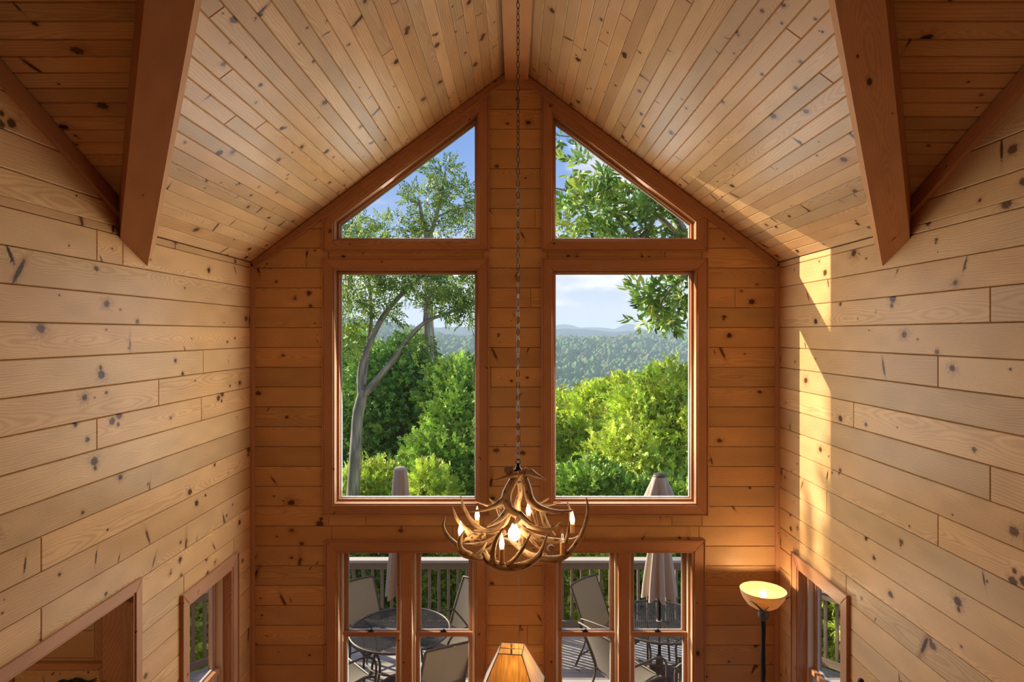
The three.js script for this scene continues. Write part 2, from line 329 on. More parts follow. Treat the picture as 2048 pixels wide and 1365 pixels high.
// rear wall, floor, loft
{
  const w = struct('wall_rear', [0, 0, -ZB], Math.PI);
  solid('sheathing', [[-HALF - WT, -0.15], [HALF + WT, -0.15], [HALF + WT, EAVE], [0, RIDGE + 0.02], [-HALF - WT, EAVE]], [], WT, M.wall, w, -PT);
  planks(w, -HALF, HALF, RIDGE, [], [[PITCH, 1, RIDGE - 0.01], [-PITCH, 1, RIDGE - 0.01]], [], 404);
  const f = struct('floor');
  solid('subfloor', rect(-HALF - WT, ZB, HALF + WT, FAR + 0.15), [], 0.2, M.sheath, f, -0.02).rotation.x = -Math.PI / 2;
  for (let i = 0, x = -HALF; x < HALF - 0.01; i++, x += 0.14) board('plank', rect(ZB, x + 0.001, FAR, Math.min(HALF, x + 0.14) - 0.001), frame([0, 0, 0], [0, 0, -1], [-1, 0, 0], [0, 1, 0]), beamSheet, M.beam, f, { thick: 0.018, bevel: 0.001 });
  const l = struct('floor_loft');
  timber('slab', -HALF + 0.001, 2.4, -1.4, HALF - 0.001, 2.65, -ZB - 0.001, beamSheet, M.beam, l, 0.004);
}
// ceilings
const VMAX = HALF * Math.hypot(1, PITCH), BW = 0.0933;
function mainCeiling(s) {                                // s = 1 left slope, -1 right slope
  const c = struct('ceiling'), fr = frame([-HALF * s, EAVE, 0], [0, 0, -s], [s, PITCH, 0], [s * PITCH, -1, 0]), R = rng(500 + s);
  const X = (d) => s * d, cs = VMAX / HALF, out = WT * Math.hypot(1, PITCH) + 0.25;
  const q = [[X(FAR + 0.35), -out], [X(FAR + 0.35), VMAX], [X(ZR), VMAX], [X(Z1), 0], [X(Z1), -out]], r = [[X(ZR), VMAX], [X(ZB - 0.2), VMAX], [X(ZB - 0.2), 0], [X(ZB), 0]];
  for (const p of [q, r]) {
    // the front slab is not convex at the valley foot: two pieces
    const parts = p === q ? [[q[1], q[2], q[3], [X(FAR + 0.35), 0]], [[X(FAR + 0.35), 0], [X(Z1), 0], [X(Z1), -out], q[0]]] : [p];
    for (const pp of parts) board('roof_deck', area2(pp) < 0 ? pp.slice().reverse() : pp, fr, beamSheet, M.sheath, c, { top: -0.016, thick: 0.16, bevel: 0 });
  }
  for (let v = 0, k = 0; v < VMAX - 0.01; v += BW, k++) {
    const v1 = Math.min(VMAX, v + BW);
    const end = (vv) => Z1 - K * vv / cs;
    const cuts = [FAR];
    const first = R() < 0.12 ? 0.6 + R() * 1.2 : 1.9 + R() * 3.6, low = end(v1) - 0.0;
    for (let d = FAR - first; d > low + 0.3; d -= 2.4 + R() * 2.2) cuts.push(d);
    cuts.push(low - 0.2);
    for (let i = 0; i < cuts.length - 1; i++) {
      let poly = [[X(cuts[i + 1]), v + 0.0006], [X(cuts[i]), v + 0.0006], [X(cuts[i]), v1 - 0.0006], [X(cuts[i + 1]), v1 - 0.0006]];
      if (s < 0) poly = poly.slice().reverse();
      // keep D >= Z1 - K v / cs   ->   -s*u - K/cs v <= -Z1
      poly = clip(poly, -s, -K / cs, -Z1 + 0.002);
      if (poly.length < 3 || Math.abs(area2(poly)) < 0.0008) continue;
      board('plank', poly, fr, ceilSheet, M.ceil, c, { thick: 0.014, bevel: 0.005, rnd: R });
    }
  }
  return c;
}
mainCeiling(1); mainCeiling(-1);
function crossCeiling(s) {
  const c = struct('ceiling'), fr = frame([-HALF * s, EAVE, -Z1], [1, 0, 0], [0, G, 1], [0, -1, G]), R = rng(700 + s);
  const cs = Math.hypot(1, G), VR = (Z1 - ZR) * cs, sl = 1 / (K * cs); // reach of the slope away from the wall per metre up it
  let slab = [[-s * WT, 0], [0, 0], [s * HALF, VR], [-s * WT, VR]];
  board('roof_deck', slab, fr, beamSheet, M.sheath, c, { top: -0.016, thick: 0.16, bevel: 0 });
  const fb = frame([-HALF * s, EAVE, -ZB], [1, 0, 0], [0, G, -1], [0, -1, -G]);
  board('roof_deck', slab.map(([u, v]) => [u, v]), { ...fb, U: fb.U }, beamSheet, M.sheath, c, { top: 0.16, thick: 0.16, bevel: 0 });
  for (let v = 0; v < VR - 0.02; v += BW) {
    const v1 = Math.min(VR, v + BW) - 0.0012;
    let poly = [[0, v], [s * v * sl, v], [s * v1 * sl, v1], [0, v1]];
    if (v === 0) poly = [[0, 0], [s * v1 * sl, v1], [0, v1]];
    if (Math.abs(area2(poly)) < 0.0006) continue;
    board('plank', poly, fr, ceilSheet, M.ceil, c, { thick: 0.014, bevel: 0.005, rnd: R });
  }
  return c;
}
crossCeiling(1); crossCeiling(-1);

// beams and mouldings
function sweep(name, outline, d, mat, parent, sheet) { // outline: closed ring of points; swept along d
  const n = outline.length, pos = [], uv = [], L = d.length(), R = BR, st = Math.floor(R() * sheet.strips);
  const A = outline.map((p) => V3(...p)), B = A.map((p) => p.clone().add(d)), cen = A.reduce((s, p) => s.add(p), V3(0, 0, 0)).multiplyScalar(1 / n);
  const dn = d.clone().normalize();
  const tri = (a, b, c, ta, tb, tc, away) => {
    const nn = V3().crossVectors(b.clone().sub(a), c.clone().sub(a));
    const list = nn.dot(away) < 0 ? [[a, ta], [c, tc], [b, tb]] : [[a, ta], [b, tb], [c, tc]];
    for (const [p, t] of list) { pos.push(p.x, p.y, p.z); uv.push(...t); }
  };
  for (let i = 0; i < n; i++) {
    const j = (i + 1) % n, w = A[i].distanceTo(A[j]), u0 = R() * 4, fit = Math.min(1, sheet.stripH * 0.94 / w);
    const away = A[i].clone().add(A[j]).multiplyScalar(0.5).sub(cen); away.addScaledVector(dn, -away.dot(dn));
    const T = (p, q) => [(u0 + p.clone().sub(A[i]).dot(dn)) / sheet.len, (st + 0.03 + q * w * fit / sheet.stripH) / sheet.strips];
    tri(A[i], A[j], B[j], T(A[i], 0), T(A[j], 1), T(B[j], 1), away); tri(A[i], B[j], B[i], T(A[i], 0), T(B[j], 1), T(B[i], 0), away);
  }
  for (const [r, away] of [[A, d.clone().negate()], [B, d]]) for (let i = 1; i < n - 1; i++) tri(r[0], r[i], r[i + 1], [0, st / sheet.strips + 0.01], [0.02, st / sheet.strips + 0.01], [0.02, st / sheet.strips + 0.02], away);
  const g = new THREE.BufferGeometry();
  g.setAttribute('position', new THREE.Float32BufferAttribute(pos, 3)); g.setAttribute('uv', new THREE.Float32BufferAttribute(uv, 2)); g.computeVertexNormals();
  return mesh(name, g, mat, parent);
}
function tag(o, label, category, kind, group) { o.name = numbered(o.name); if (label) o.userData.label = label; if (category) o.userData.category = category; if (kind) o.userData.kind = kind; if (group) o.userData.group = group; return o; }
for (const s of [1, -1]) { // valley beams, cut flush on the side walls
  const x = -HALF * s, b = [[3.97, 0.589], [4.266, 0.45], [4.36, 0.60], [4.3, 0.69], [4.1, 0.70], [3.95, 0.80]].map(([d, y]) => [x, EYE + y, -d]);
  const bm = sweep('valley_beam', b, V3(s, PITCH, K).multiplyScalar(2.3), M.beam, scene, beamSheet);
  tag(bm, s > 0 ? 'dark stained timber valley beam slanting down onto the left plank wall' : 'dark stained timber valley beam slanting down onto the right plank wall', 'beam');
}
{
  const b = [[-0.093, 6.5], [0.121, 6.5], [0.121, 6.56], [0.014, RIDGE - 0.002], [-0.093, 6.56]].map(([x, y]) => [x, y, -FAR + 0.02]);
  tag(sweep('ridge_beam', b, V3(0, 0, FAR - 0.02 - ZR), M.beam, scene, beamSheet), 'timber ridge beam along the peak of the ceiling that the chandelier chain hangs from', 'beam');
}
let trimN = 0;
const trimName = () => `trim_${++trimN}`;
for (const s of [1, -1]) {
  // rake moulding where the window wall meets the ceiling
  const L = Math.hypot(HALF, HALF * PITCH), fr = frame([-HALF * s, EAVE, -FAR + 0.03], [s, PITCH, 0], [-PITCH * s, 1, 0], [0, 0, 1]);
  let p = s > 0 ? [[0.0, -0.075], [L - 0.1, -0.075], [L - 0.12, -0.004], [0, -0.004]] : [[0.0, -0.075], [L - 0.1, -0.075], [L - 0.12, -0.004], [0, -0.004]];
  const m = board('trim', p, s > 0 ? fr : { ...fr, U: fr.U }, trimSheet, M.trim, scene, { thick: 0.03, bevel: s > 0 ? 0.005 : 0.005 });
  m.name = trimName(); m.userData = { kind: 'structure' };
  // corner strip
  const q = [[0, 0], [0.036, 0], [0.03, 0.02], [0.02, 0.03], [0, 0.036]].map(([a, d]) => [s * (-HALF + a), 0.02, -FAR + d]);
  const cs = sweep('trim', q, V3(0, EAVE - 0.06, 0), M.trim, scene, trimSheet); cs.name = trimName(); cs.userData = { kind: 'structure' };
  // moulding along the cross gable
  const d0 = 4.19, d1 = 0.8, yv = (d) => EAVE + G * (Z1 - d);
  const gg = [[0, -0.1], [0.03, -0.1], [0.034, -0.008], [0, -0.008]].map(([a, h]) => [s * (-HALF + a), yv(d0) + h, -d0]);
  const gm = sweep('trim', gg, V3(0, G, 1).multiplyScalar(d0 - d1), M.beam, scene, beamSheet); gm.name = trimName(); gm.userData = { kind: 'structure' };
}

// ---------------------------------------------------------------- windows and doorway
let windowN = 0;
function ringOf(parent, name, inner, outer, top, thick, sheet, mat, bevel = 0.003, only) { // mitred boards between two outlines
  for (let i = 0; i < inner.length; i++) {
    if (only && !only.includes(i)) continue;
    const j = (i + 1) % inner.length, e = [inner[j][0] - inner[i][0], inner[j][1] - inner[i][1]], l = Math.hypot(...e), U = [e[0] / l, e[1] / l], Vv = [-U[1], U[0]];
    const fr = { o: V3(inner[i][0], inner[i][1], 0), U: V3(U[0], U[1], 0), V: V3(Vv[0], Vv[1], 0), N: V3(0, 0, 1) };
    const loc = (p) => { const x = p[0] - inner[i][0], y = p[1] - inner[i][1]; return [x * U[0] + y * U[1], x * Vv[0] + y * Vv[1]]; };
    const poly = [inner[i], inner[j], outer[j], outer[i]].map(loc);
    board(name, poly, fr, sheet, mat, parent, { top, thick, bevel });
  }
}
const CASE = 0.09;
/** Fixed pane in a mitred casing; the outline may slope. Local z = 0 is the face of the planks. */
function pictureWindow(open, pos, turn, label) {
  const w = struct(`window_${++windowN}`, pos, turn, label);
  ringOf(w, 'casing', open, inset(open, -CASE), 0.02, 0.0195, trimSheet, M.trim, 0.004);
  ringOf(w, 'back_band', inset(open, -CASE), inset(open, -CASE - 0.012), 0.028, 0.0275, trimSheet, M.trim, 0.003);
  ringOf(w, 'jamb', inset(open, 0.012), open, 0.012, 0.20, trimSheet, M.trim, 0.002);
  ringOf(w, 'stop', inset(open, 0.034), inset(open, 0.012), -0.075, 0.04, trimSheet, M.trim, 0.004);
  ringOf(w, 'glazing_bead', inset(open, 0.043), inset(open, 0.03), -0.118, 0.03, trimSheet, M.bead, 0.003);
  const g = inset(open, 0.036), s = new THREE.Shape(g.map(([x, y]) => new THREE.Vector2(x, y)));
  mesh('glass_pane', new THREE.ShapeGeometry(s).translate(0, 0, -0.133), M.glass, w);
  return w;
}
pictureWindow(farHoles.bigL, [0, 0, -FAR], 0, 'tall fixed window on the left of the gable wall');
pictureWindow(farHoles.bigR, [0, 0, -FAR], 0, 'tall fixed window on the right of the gable wall');
pictureWindow(farHoles.topL, [0, 0, -FAR], 0, 'sloped transom window on the left under the ceiling');
pictureWindow(farHoles.topR, [0, 0, -FAR], 0, 'sloped transom window on the right under the ceiling');

function sashLock(parent, x, y, z) {
  const g = merge([rbox(0.055, 0.008, 0.022, x, y + 0.004, z), lathe([[0.001, 0.02], [0.012, 0.018], [0.014, 0.008], [0.014, 0]], 14).translate(x + 0.004, y + 0.004, z), rbox(0.05, 0.008, 0.009, x - 0.02, y + 0.017, z + 0.004)]);
  mesh('sash_lock', g, M.darkMetal, parent);
}
/** A double-hung unit between x0 and x1: upper sash behind, lower sash in front, liners at the sides. */
function doubleHung(w, x0, x1, y0, y1, mid) {
  const S = 0.035, glass = (n, a, b, c, d, z, par) => mesh(n, new THREE.PlaneGeometry(c - a, d - b).translate((a + c) / 2, (b + d) / 2, z), M.glass, par);
  const sash = (name, a, b, c, d, z, lowRail, topRail) => {
    const s = new THREE.Group(); s.name = name; w.add(s);
    timber('stile', a, b, z - 0.035, a + S, d, z, trimSheet, M.trim, s); timber('stile', c - S, b, z - 0.035, c, d, z, trimSheet, M.trim, s);
    timber('rail', a + S, b, z - 0.035, c - S, b + lowRail, z - 0.0005, trimSheet, M.trim, s); timber('rail', a + S, d - topRail, z - 0.035, c - S, d, z - 0.0005, trimSheet, M.trim, s);
    for (const [p, q, r, t] of [[a + S, b + lowRail, a + S + 0.006, d - topRail], [c - S - 0.006, b + lowRail, c - S, d - topRail], [a + S + 0.006, b + lowRail, c - S - 0.006, b + lowRail + 0.006], [a + S + 0.006, d - topRail - 0.006, c - S - 0.006, d - topRail]])
      mesh('glazing_bead', rbox(r - p, t - q, 0.02, (p + r) / 2, (q + t) / 2, z - 0.02, 0.001), M.bead, s);
    glass('glass_pane', a + S, b + lowRail, c - S, d - topRail, z - 0.02, s);
    return s;
  };
  const L = 0.022;
  for (const [a, b] of [[x0, x0 + L], [x1 - L, x1]]) mesh('jamb_liner', rbox(b - a, y1 - y0, 0.105, (a + b) / 2, (y0 + y1) / 2, -0.115, 0.003), M.liner, w);
  sash('upper_sash', x0 + L, mid - 0.02, x1 - L, y1, -0.115, 0.035, 0.04);
  const lo = sash('lower_sash', x0 + L, y0, x1 - L, mid + 0.018, -0.075, 0.06, 0.04);
  sashLock(lo, (x0 + x1) / 2 - 0.01, mid + 0.018, -0.088);
}
function hungWindow(open, units, pos, turn, label, mid) {
  const w = struct(`window_${++windowN}`, pos, turn, label), [a, b, c, d] = bounds(open);
  ringOf(w, 'casing', open, inset(open, -CASE), 0.02, 0.0195, trimSheet, M.trim, 0.004);
  ringOf(w, 'back_band', inset(open, -CASE), inset(open, -CASE - 0.012), 0.028, 0.0275, trimSheet, M.trim, 0.003);
  ringOf(w, 'jamb', inset(open, 0.02), open, 0.012, 0.20, trimSheet, M.trim, 0.002);
  ringOf(w, 'stop', inset(open, 0.026), inset(open, 0.02), -0.055, 0.02, trimSheet, M.trim, 0.003, [1, 2, 3]);
  const A = a + 0.02, C = c - 0.02, B = b + 0.02, D = d - 0.02;
  if (units === 1) doubleHung(w, A, C, B, D, mid);
  else {
    const m = (A + C) / 2, h = 0.052;
    timber('mullion', m - h, B, -0.17, m + h, D, 0.004, trimSheet, M.trim, w, 0.004);
    doubleHung(w, A, m - h - 0.001, B, D, mid); doubleHung(w, m + h + 0.001, C, B, D, mid);
  }
  return w;
}
const MID = fy(1277);
hungWindow(farHoles.lowL, 2, [0, 0, -FAR], 0, 'pair of double-hung windows below the left picture window', MID);
hungWindow(farHoles.lowR, 2, [0, 0, -FAR], 0, 'pair of double-hung windows below the right picture window', MID);
hungWindow(rect(winD[0], winY[0], winD[1], winY[1]), 1, [-HALF, 0, 0], Math.PI / 2, 'double-hung window in the left wall by the corner', 1.27);
hungWindow(rect(-winD[1], winY[0], -winD[0], winY[1]), 1, [HALF, 0, 0], -Math.PI / 2, 'double-hung window in the right wall by the corner', 1.27);

// doorway in the left wall, and the side room that shows through it
{
  const d = struct('door_1', [-HALF, 0, 0], Math.PI / 2, 'wide cased opening in the left wall');
  const o = rect(doorD[0], 0.001, doorD[1], doorY);
  ringOf(d, 'casing', o, inset(o, -0.07), 0.022, 0.0215, trimSheet, M.trim, 0.004, [1, 2, 3]);
  ringOf(d, 'jamb', inset(o, 0.015), o, 0.012, 0.2, trimSheet, M.trim, 0.002, [1, 2, 3]);
  const E = 4.25, X0 = -HALF - WT, X1 = -4.6;
  const end = struct('wall_sideroom_far', [0, 0, -E], 0);
  solid('sheathing', rect(X1, -0.15, X0 - 0.001, 2.9), [], 0.12, M.sheath, end, -PT);
  planks(end, X1, X0 - 0.14, 2.72, [], [], [], 909);
  timber('corner_board', X0 - 0.139, 0, -PT, X0 - 0.002, 2.72, 0.006, trimSheet, M.trim, end);
  const out = struct('wall_sideroom_left', [0, 0, 0], 0);
  timber('panel', X1 - 0.12, 0, -E, X1 - 0.001, 2.72, -1.0, wallSheet, M.wall, out); timber('panel', X1, 0, -1.0, X0 - 0.001, 2.72, -0.88, wallSheet, M.wall, out);
  const top = struct('ceiling_sideroom'); timber('panel', X1 - 0.12, 2.72, -E, X0 - 0.001, 2.9, -0.88, ceilSheet, M.ceil, top);
  const fl = struct('floor_sideroom'); timber('panel', X1 - 0.12, -0.15, -E, X0 - 0.001, 0, -0.88, beamSheet, M.beam, fl);
  const cl = thing('ceiling_light', 'flush ceiling light in the side room behind the left doorway', 'ceiling light', [-3.4, 2.72, -2.9]);
  mesh('canopy', lathe([[0.0001, 0], [0.14, 0], [0.14, -0.02], [0.0001, -0.02]], 24), M.darkMetal, cl);
  mesh('light_dome', lathe([[0.13, -0.021], [0.125, -0.05], [0.08, -0.085], [0.0001, -0.1]], 24), M.dome, cl);
  const dl = new THREE.PointLight(new THREE.Color(1, 0.78, 0.5), 0.9); dl.position.set(0, -0.06, 0); dl.castShadow = true; cl.add(dl);
  // framed carved panel on that wall
  const t = thing('carved_panel', 'framed wooden wall panel with dark carved branches seen through the left doorway', 'wall panel', [-3.02, 1.30, -E + 0.003]);
  const hw = 0.33, hh = 0.68;
  mesh('backing', rbox(hw * 2 - 0.05, hh * 2 - 0.05, 0.02, 0, 0, 0.012), M.ceil, t);
  ringOf(t, 'frame', rect(-hw + 0.045, -hh + 0.045, hw - 0.045, hh - 0.045), rect(-hw, -hh, hw, hh), 0.045, 0.044, trimSheet, M.beam, 0.006);
  const R = rng(31);
  for (let i = 0; i < 14; i++) { const x = (R() - 0.5) * 0.42, y = 0.52 + (R() - 0.5) * 0.1; mesh('carved_branch', taper([[x - 0.09, y - 0.02, 0.024], [x - 0.03, y + 0.02 * R(), 0.034], [x + 0.04, y - 0.01, 0.032], [x + 0.1, y + 0.03 * (R() - 0.5), 0.024]], [0.003, 0.006, 0.005, 0.002], 5, 3), M.darkMetal, t); }
}

// ---------------------------------------------------------------- antler chandelier
const tex3 = (fn, n = 256) => { const d = new Uint8Array(n * n * 4); for (let j = 0; j < n; j++) for (let i = 0; i < n; i++) { const c = fn(i / n, j / n); for (let k = 0; k < 3; k++) d[(j * n + i) * 4 + k] = Math.max(0, Math.min(255, c[k])); d[(j * n + i) * 4 + 3] = 255; } const t = new THREE.DataTexture(d, n, n, THREE.RGBAFormat); t.colorSpace = THREE.SRGBColorSpace; t.wrapS = t.wrapT = THREE.RepeatWrapping; t.magFilter = THREE.LinearFilter; t.needsUpdate = true; return t; };
const hornTex = tex3((u, v) => { const n = vn(u * 32, v * 64, 32), m = vn(u * 8 + 9, v * 8 + 3, 8), f = 0.62 + 0.3 * n + 0.25 * m - (n < 0.22 ? 0.3 : 0); return [200 * f, 156 * f, 104 * f]; });
const burrTex = tex3((u, v) => { const n = vn(u * 64, v * 64, 64), f = n < 0.45 ? 0.45 : 0.95; return [212 * f, 160 * f, 100 * f]; });
M.horn = new THREE.MeshStandardMaterial({ map: hornTex, roughness: 0.62, bumpMap: hornTex, bumpScale: 0.002 });
M.burr = new THREE.MeshStandardMaterial({ map: burrTex, roughness: 0.75, bumpMap: burrTex, bumpScale: 0.006 });
M.candle = new THREE.MeshStandardMaterial({ color: 0xdca860, roughness: 0.55 });
M.bulb = new THREE.MeshStandardMaterial({ color: 0xfff1d8, emissive: new THREE.Color(1.0, 0.80, 0.5), emissiveIntensity: 5, roughness: 0.2 });
M.clear = new THREE.MeshPhysicalMaterial({ color: 0xffffff, transmission: 1, thickness: 0, roughness: 0.02, ior: 1.5 });
M.filament = new THREE.MeshStandardMaterial({ color: 0xffe0b0, emissive: new THREE.Color(1.0, 0.72, 0.4), emissiveIntensity: 2.5 });
M.chain = new THREE.MeshStandardMaterial({ color: 0x51443a, roughness: 0.4, metalness: 0.8 });
{
  const CD = 4.2, cx0 = pxX(1037, CD), top = pxY(930, CD);
  const t = thing('antler_chandelier', 'antler chandelier with candle bulbs hanging on a long chain before the windows', 'chandelier', [cx0, top, -CD]);
  const P = (x, y, z = 0) => { const d = CD - z; return V3(pxX(860 + x / 4.875, d) - cx0, pxY(880 + y / 4.875, d) - top, z); };
  const m = 1 / 1487;                                     // metres per pixel of the enlarged view
  let seed = 1;
  const antler = (paths) => { // [[x, y, z], ...] and radii in enlarged pixels; the first path is the beam, the rest its tines
    const [beam, ...tines] = paths, A = mesh('antler', taper(beam[0].map((p) => P(...p)), beam[1].map((r) => r * m), 9, 6, 0.06, ++seed), M.horn, t);
    for (const [pts, rr] of tines) mesh('tine', taper(pts.map((p) => P(...p)), rr.map((r) => r * m), 8, 6, 0.05, ++seed), M.horn, A);
    return A;
  };
  // upper cluster
  antler([[[[880, 320, 0.02], [800, 420, 0.05], [745, 560, 0.08], [765, 660, 0.12], [830, 720, 0.15], [880, 735, 0.16]], [34, 42, 50, 46, 40, 36]],
    [[[745, 570, 0.08], [640, 640, 0.12], [520, 684, 0.15], [375, 700, 0.17]], [40, 26, 18, 6]], [[[770, 670, 0.12], [690, 770, 0.17], [620, 820, 0.2], [550, 852, 0.22]], [36, 26, 17, 6]], [[[870, 725, 0.16], [950, 790, 0.19], [1025, 832, 0.2]], [36, 22, 5]], [[[880, 735, 0.16], [850, 790, 0.18], [815, 828, 0.19]], [30, 20, 6]]]);
  antler([[[[900, 330, 0.0], [945, 450, 0.03], [980, 590, 0.06], [1070, 665, 0.08], [1230, 705, 0.08], [1402, 690, 0.06]], [34, 38, 44, 34, 24, 7]], [[[985, 600, 0.06], [1010, 700, 0.0], [1050, 850, -0.06]], [32, 24, 12]]]);
  antler([[[[740, 355, 0.05], [870, 335, 0.03], [960, 310, 0.0], [1040, 350, 0.04], [1130, 392, 0.08]], [20, 34, 36, 22, 6]], [[[860, 338, 0.04], [740, 362, 0.08], [620, 402, 0.12]], [30, 20, 6]]]);
  antler([[[[870, 400, -0.03], [880, 520, -0.05], [850, 640, -0.06], [870, 800, -0.05], [890, 950, -0.04], [870, 1080, -0.02]], [26, 24, 34, 40, 34, 18]]]);
  for (const [x, y, z, r, a] of [[770, 297, 0.06, 42, 0.7], [1178, 1060, -0.12, 34, 0.2]]) { const g = new THREE.CylinderGeometry(r * m * 1.0, r * m * 1.15, 0.022, 16); g.rotateX(Math.PI / 2).rotateY(a); const p = P(x, y, z); mesh('burr', g.translate(p.x, p.y, p.z), M.burr, t); }
  mesh('burr', taper([P(960, 290, 0), P(930, 330, 0.01), P(900, 370, 0.01)], [38 * m, 44 * m, 40 * m], 12, 4, 0.25, 99), M.burr, t);
  // basket of lower antlers
  antler([[[[150, 745, 0.1], [128, 840, 0.12], [170, 940, 0.15], [255, 1025, 0.2], [300, 1100, 0.24], [420, 1140, 0.28], [560, 1150, 0.26]], [6, 15, 20, 26, 28, 34, 30]], [[[335, 888, 0.22], [288, 980, 0.25], [312, 1075, 0.27], [400, 1128, 0.28]], [6, 18, 24, 28]], [[[420, 1138, 0.28], [495, 1085, 0.27], [550, 1000, 0.25]], [30, 24, 10]]]);
  antler([[[[520, 1090, 0.26], [570, 1180, 0.28], [690, 1235, 0.31], [830, 1245, 0.33], [960, 1205, 0.33], [1060, 1130, 0.3], [1150, 912, 0.28]], [30, 38, 38, 38, 34, 26, 6]], [[[712, 862, 0.34], [640, 990, 0.34], [612, 1120, 0.33], [620, 1200, 0.31]], [6, 19, 26, 30]], [[[980, 922, 0.36], [910, 1050, 0.36], [830, 1160, 0.35], [760, 1220, 0.33]], [6, 18, 22, 26]]]);
  antler([[[[1525, 568, 0.0], [1540, 690, 0.02], [1500, 870, 0.06], [1420, 1020, 0.1], [1330, 1125, 0.15], [1200, 1170, 0.2], [1040, 1150, 0.22]], [6, 16, 22, 26, 30, 36, 34]], [[[1360, 790, 0.1], [1345, 920, 0.12], [1310, 1060, 0.14], [1330, 1120, 0.15]], [6, 17, 20, 22]]]);
  antler([[[[1532, 760, -0.1], [1490, 900, -0.08], [1440, 960, -0.06], [1320, 992, -0.03], [1120, 975, 0.0], [960, 930, 0.02], [880, 870, 0.03]], [6, 18, 22, 28, 32, 40, 36]], [[[960, 930, 0.02], [1040, 1030, 0.03], [1115, 1095, 0.04]], [30, 20, 8]]]);
  antler([[[[298, 545, -0.14], [335, 670, -0.14], [420, 810, -0.12], [540, 892, -0.1], [700, 915, -0.06]], [6, 17, 24, 26, 20]], [[[580, 575, -0.2], [640, 640, -0.18], [690, 760, -0.12]], [6, 16, 18]]]);
  antler([[[[220, 655, -0.04], [262, 770, -0.03], [350, 880, -0.02], [440, 950, -0.02], [540, 920, -0.04]], [6, 17, 28, 40, 30]], [[[440, 600, -0.22], [560, 642, -0.2], [700, 660, -0.16]], [5, 14, 16]]]);
  antler([[[[320, 1018, 0.06], [440, 1022, 0.1], [560, 1000, 0.12], [660, 950, 0.12], [740, 900, 0.1]], [8, 20, 24, 26, 24]], [[[482, 1075, 0.18], [570, 1072, 0.18], [640, 1010, 0.16]], [6, 18, 20]]]);
  antler([[[[430, 885, 0.02], [540, 890, 0.06], [660, 868, 0.08], [740, 800, 0.08], [770, 720, 0.08]], [6, 19, 24, 26, 24]]]);
  antler([[[[1272, 805, 0.1], [1220, 862, 0.1], [1090, 872, 0.1], [970, 835, 0.08], [900, 780, 0.06]], [6, 16, 22, 26, 24]], [[[1090, 700, -0.15], [1130, 820, -0.14], [1215, 940, -0.12]], [26, 32, 16]]]);
  antler([[[[1165, 568, -0.2], [1070, 620, -0.18], [960, 640, -0.14]], [6, 16, 18]], [[[1275, 610, -0.24], [1150, 640, -0.22], [1040, 652, -0.18]], [6, 16, 18]], [[[1340, 610, -0.24], [1365, 690, -0.22], [1370, 800, -0.2]], [6, 14, 14]]]);
  antler([[[[700, 960, 0.0], [790, 990, 0.04], [900, 1080, 0.1], [1000, 1130, 0.16], [1130, 1130, 0.2]], [12, 24, 28, 30, 24]]]);
  mesh('burr', taper([P(330, 1000, 0.02), P(430, 960, 0.02), P(540, 930, 0.01)], [26 * m, 46 * m, 30 * m], 12, 5, 0.25, 55), M.burr, t);
  // candles
  const bulbShape = lathe([[0.002, 0.058], [0.006, 0.048], [0.012, 0.032], [0.016, 0.018], [0.014, 0.006], [0.009, 0]], 14);
  for (const [x, y, z, h, lit] of [[460, 780, -0.16, 90, 1], [298, 930, 0.06, 70, 1], [960, 735, 0.02, 120, 1], [700, 1060, 0.32, 140, 1], [1388, 820, -0.16, 90, 1], [1292, 1000, 0.16, 110, 0]]) {
    const p = P(x, y, z), hh = h * m;
    const c = mesh('candle_sleeve', lathe([[0.0001, 0], [0.0145, 0], [0.0155, -0.006], [0.015, -hh], [0.0001, -hh]], 14).translate(p.x, p.y, p.z), M.candle, t);
    const b = mesh('bulb', bulbShape.clone().scale(1.05, 1.55, 1.05).translate(p.x, p.y, p.z), lit ? M.bulb : M.clear, t);
    if (!lit) mesh('filament', tube([[p.x - 0.004, p.y + 0.01, p.z], [p.x - 0.003, p.y + 0.05, p.z], [p.x + 0.003, p.y + 0.05, p.z], [p.x + 0.004, p.y + 0.01, p.z]], 0.0012, 5), M.filament, b);
    const l = new THREE.PointLight(new THREE.Color(1, 0.76, 0.47), 0.095); l.position.set(p.x, p.y + 0.03, p.z); l.castShadow = true; if (lit) t.add(l);
  }
  { const p = P(820, 905, 0.1); mesh('globe_bulb', lathe([[0.001, -0.055], [0.02, -0.05], [0.036, -0.032], [0.04, -0.01], [0.036, 0.014], [0.02, 0.04], [0.014, 0.055], [0.001, 0.055]], 20).translate(p.x, p.y, p.z), M.bulb, t);
    const l = new THREE.PointLight(new THREE.Color(1, 0.76, 0.47), 0.17); l.position.copy(p); l.castShadow = true; t.add(l); }
  // canopy cap, hook ring, chain of links up to the ridge beam
  { const p = P(858, 300, 0.0); mesh('cap', lathe([[0.0001, 0.05], [0.008, 0.05], [0.012, 0.03], [0.02, 0.012], [0.035, 0], [0.0001, -0.005]], 18).translate(p.x, p.y, p.z), M.darkMetal, t); }
  const ring = P(858, 232, 0);
  mesh('hook_ring', new THREE.TorusGeometry(0.016, 0.0035, 8, 20).translate(ring.x, ring.y + 0.012, ring.z), M.darkMetal, t);
  const chain = new THREE.Group(); chain.name = 'chain'; t.add(chain);
  const linkCurve = new THREE.CatmullRomCurve3([[0, 0.023], [0.0078, 0.014], [0.0078, -0.014], [0, -0.023], [-0.0078, -0.014], [-0.0078, 0.014]].map(([x, y]) => V3(x, y, 0)), true), linkGeo = new THREE.TubeGeometry(linkCurve, 16, 0.0026, 5, true);
  const y0 = ring.y + 0.045, y1 = 6.5 - top; let i = 0;
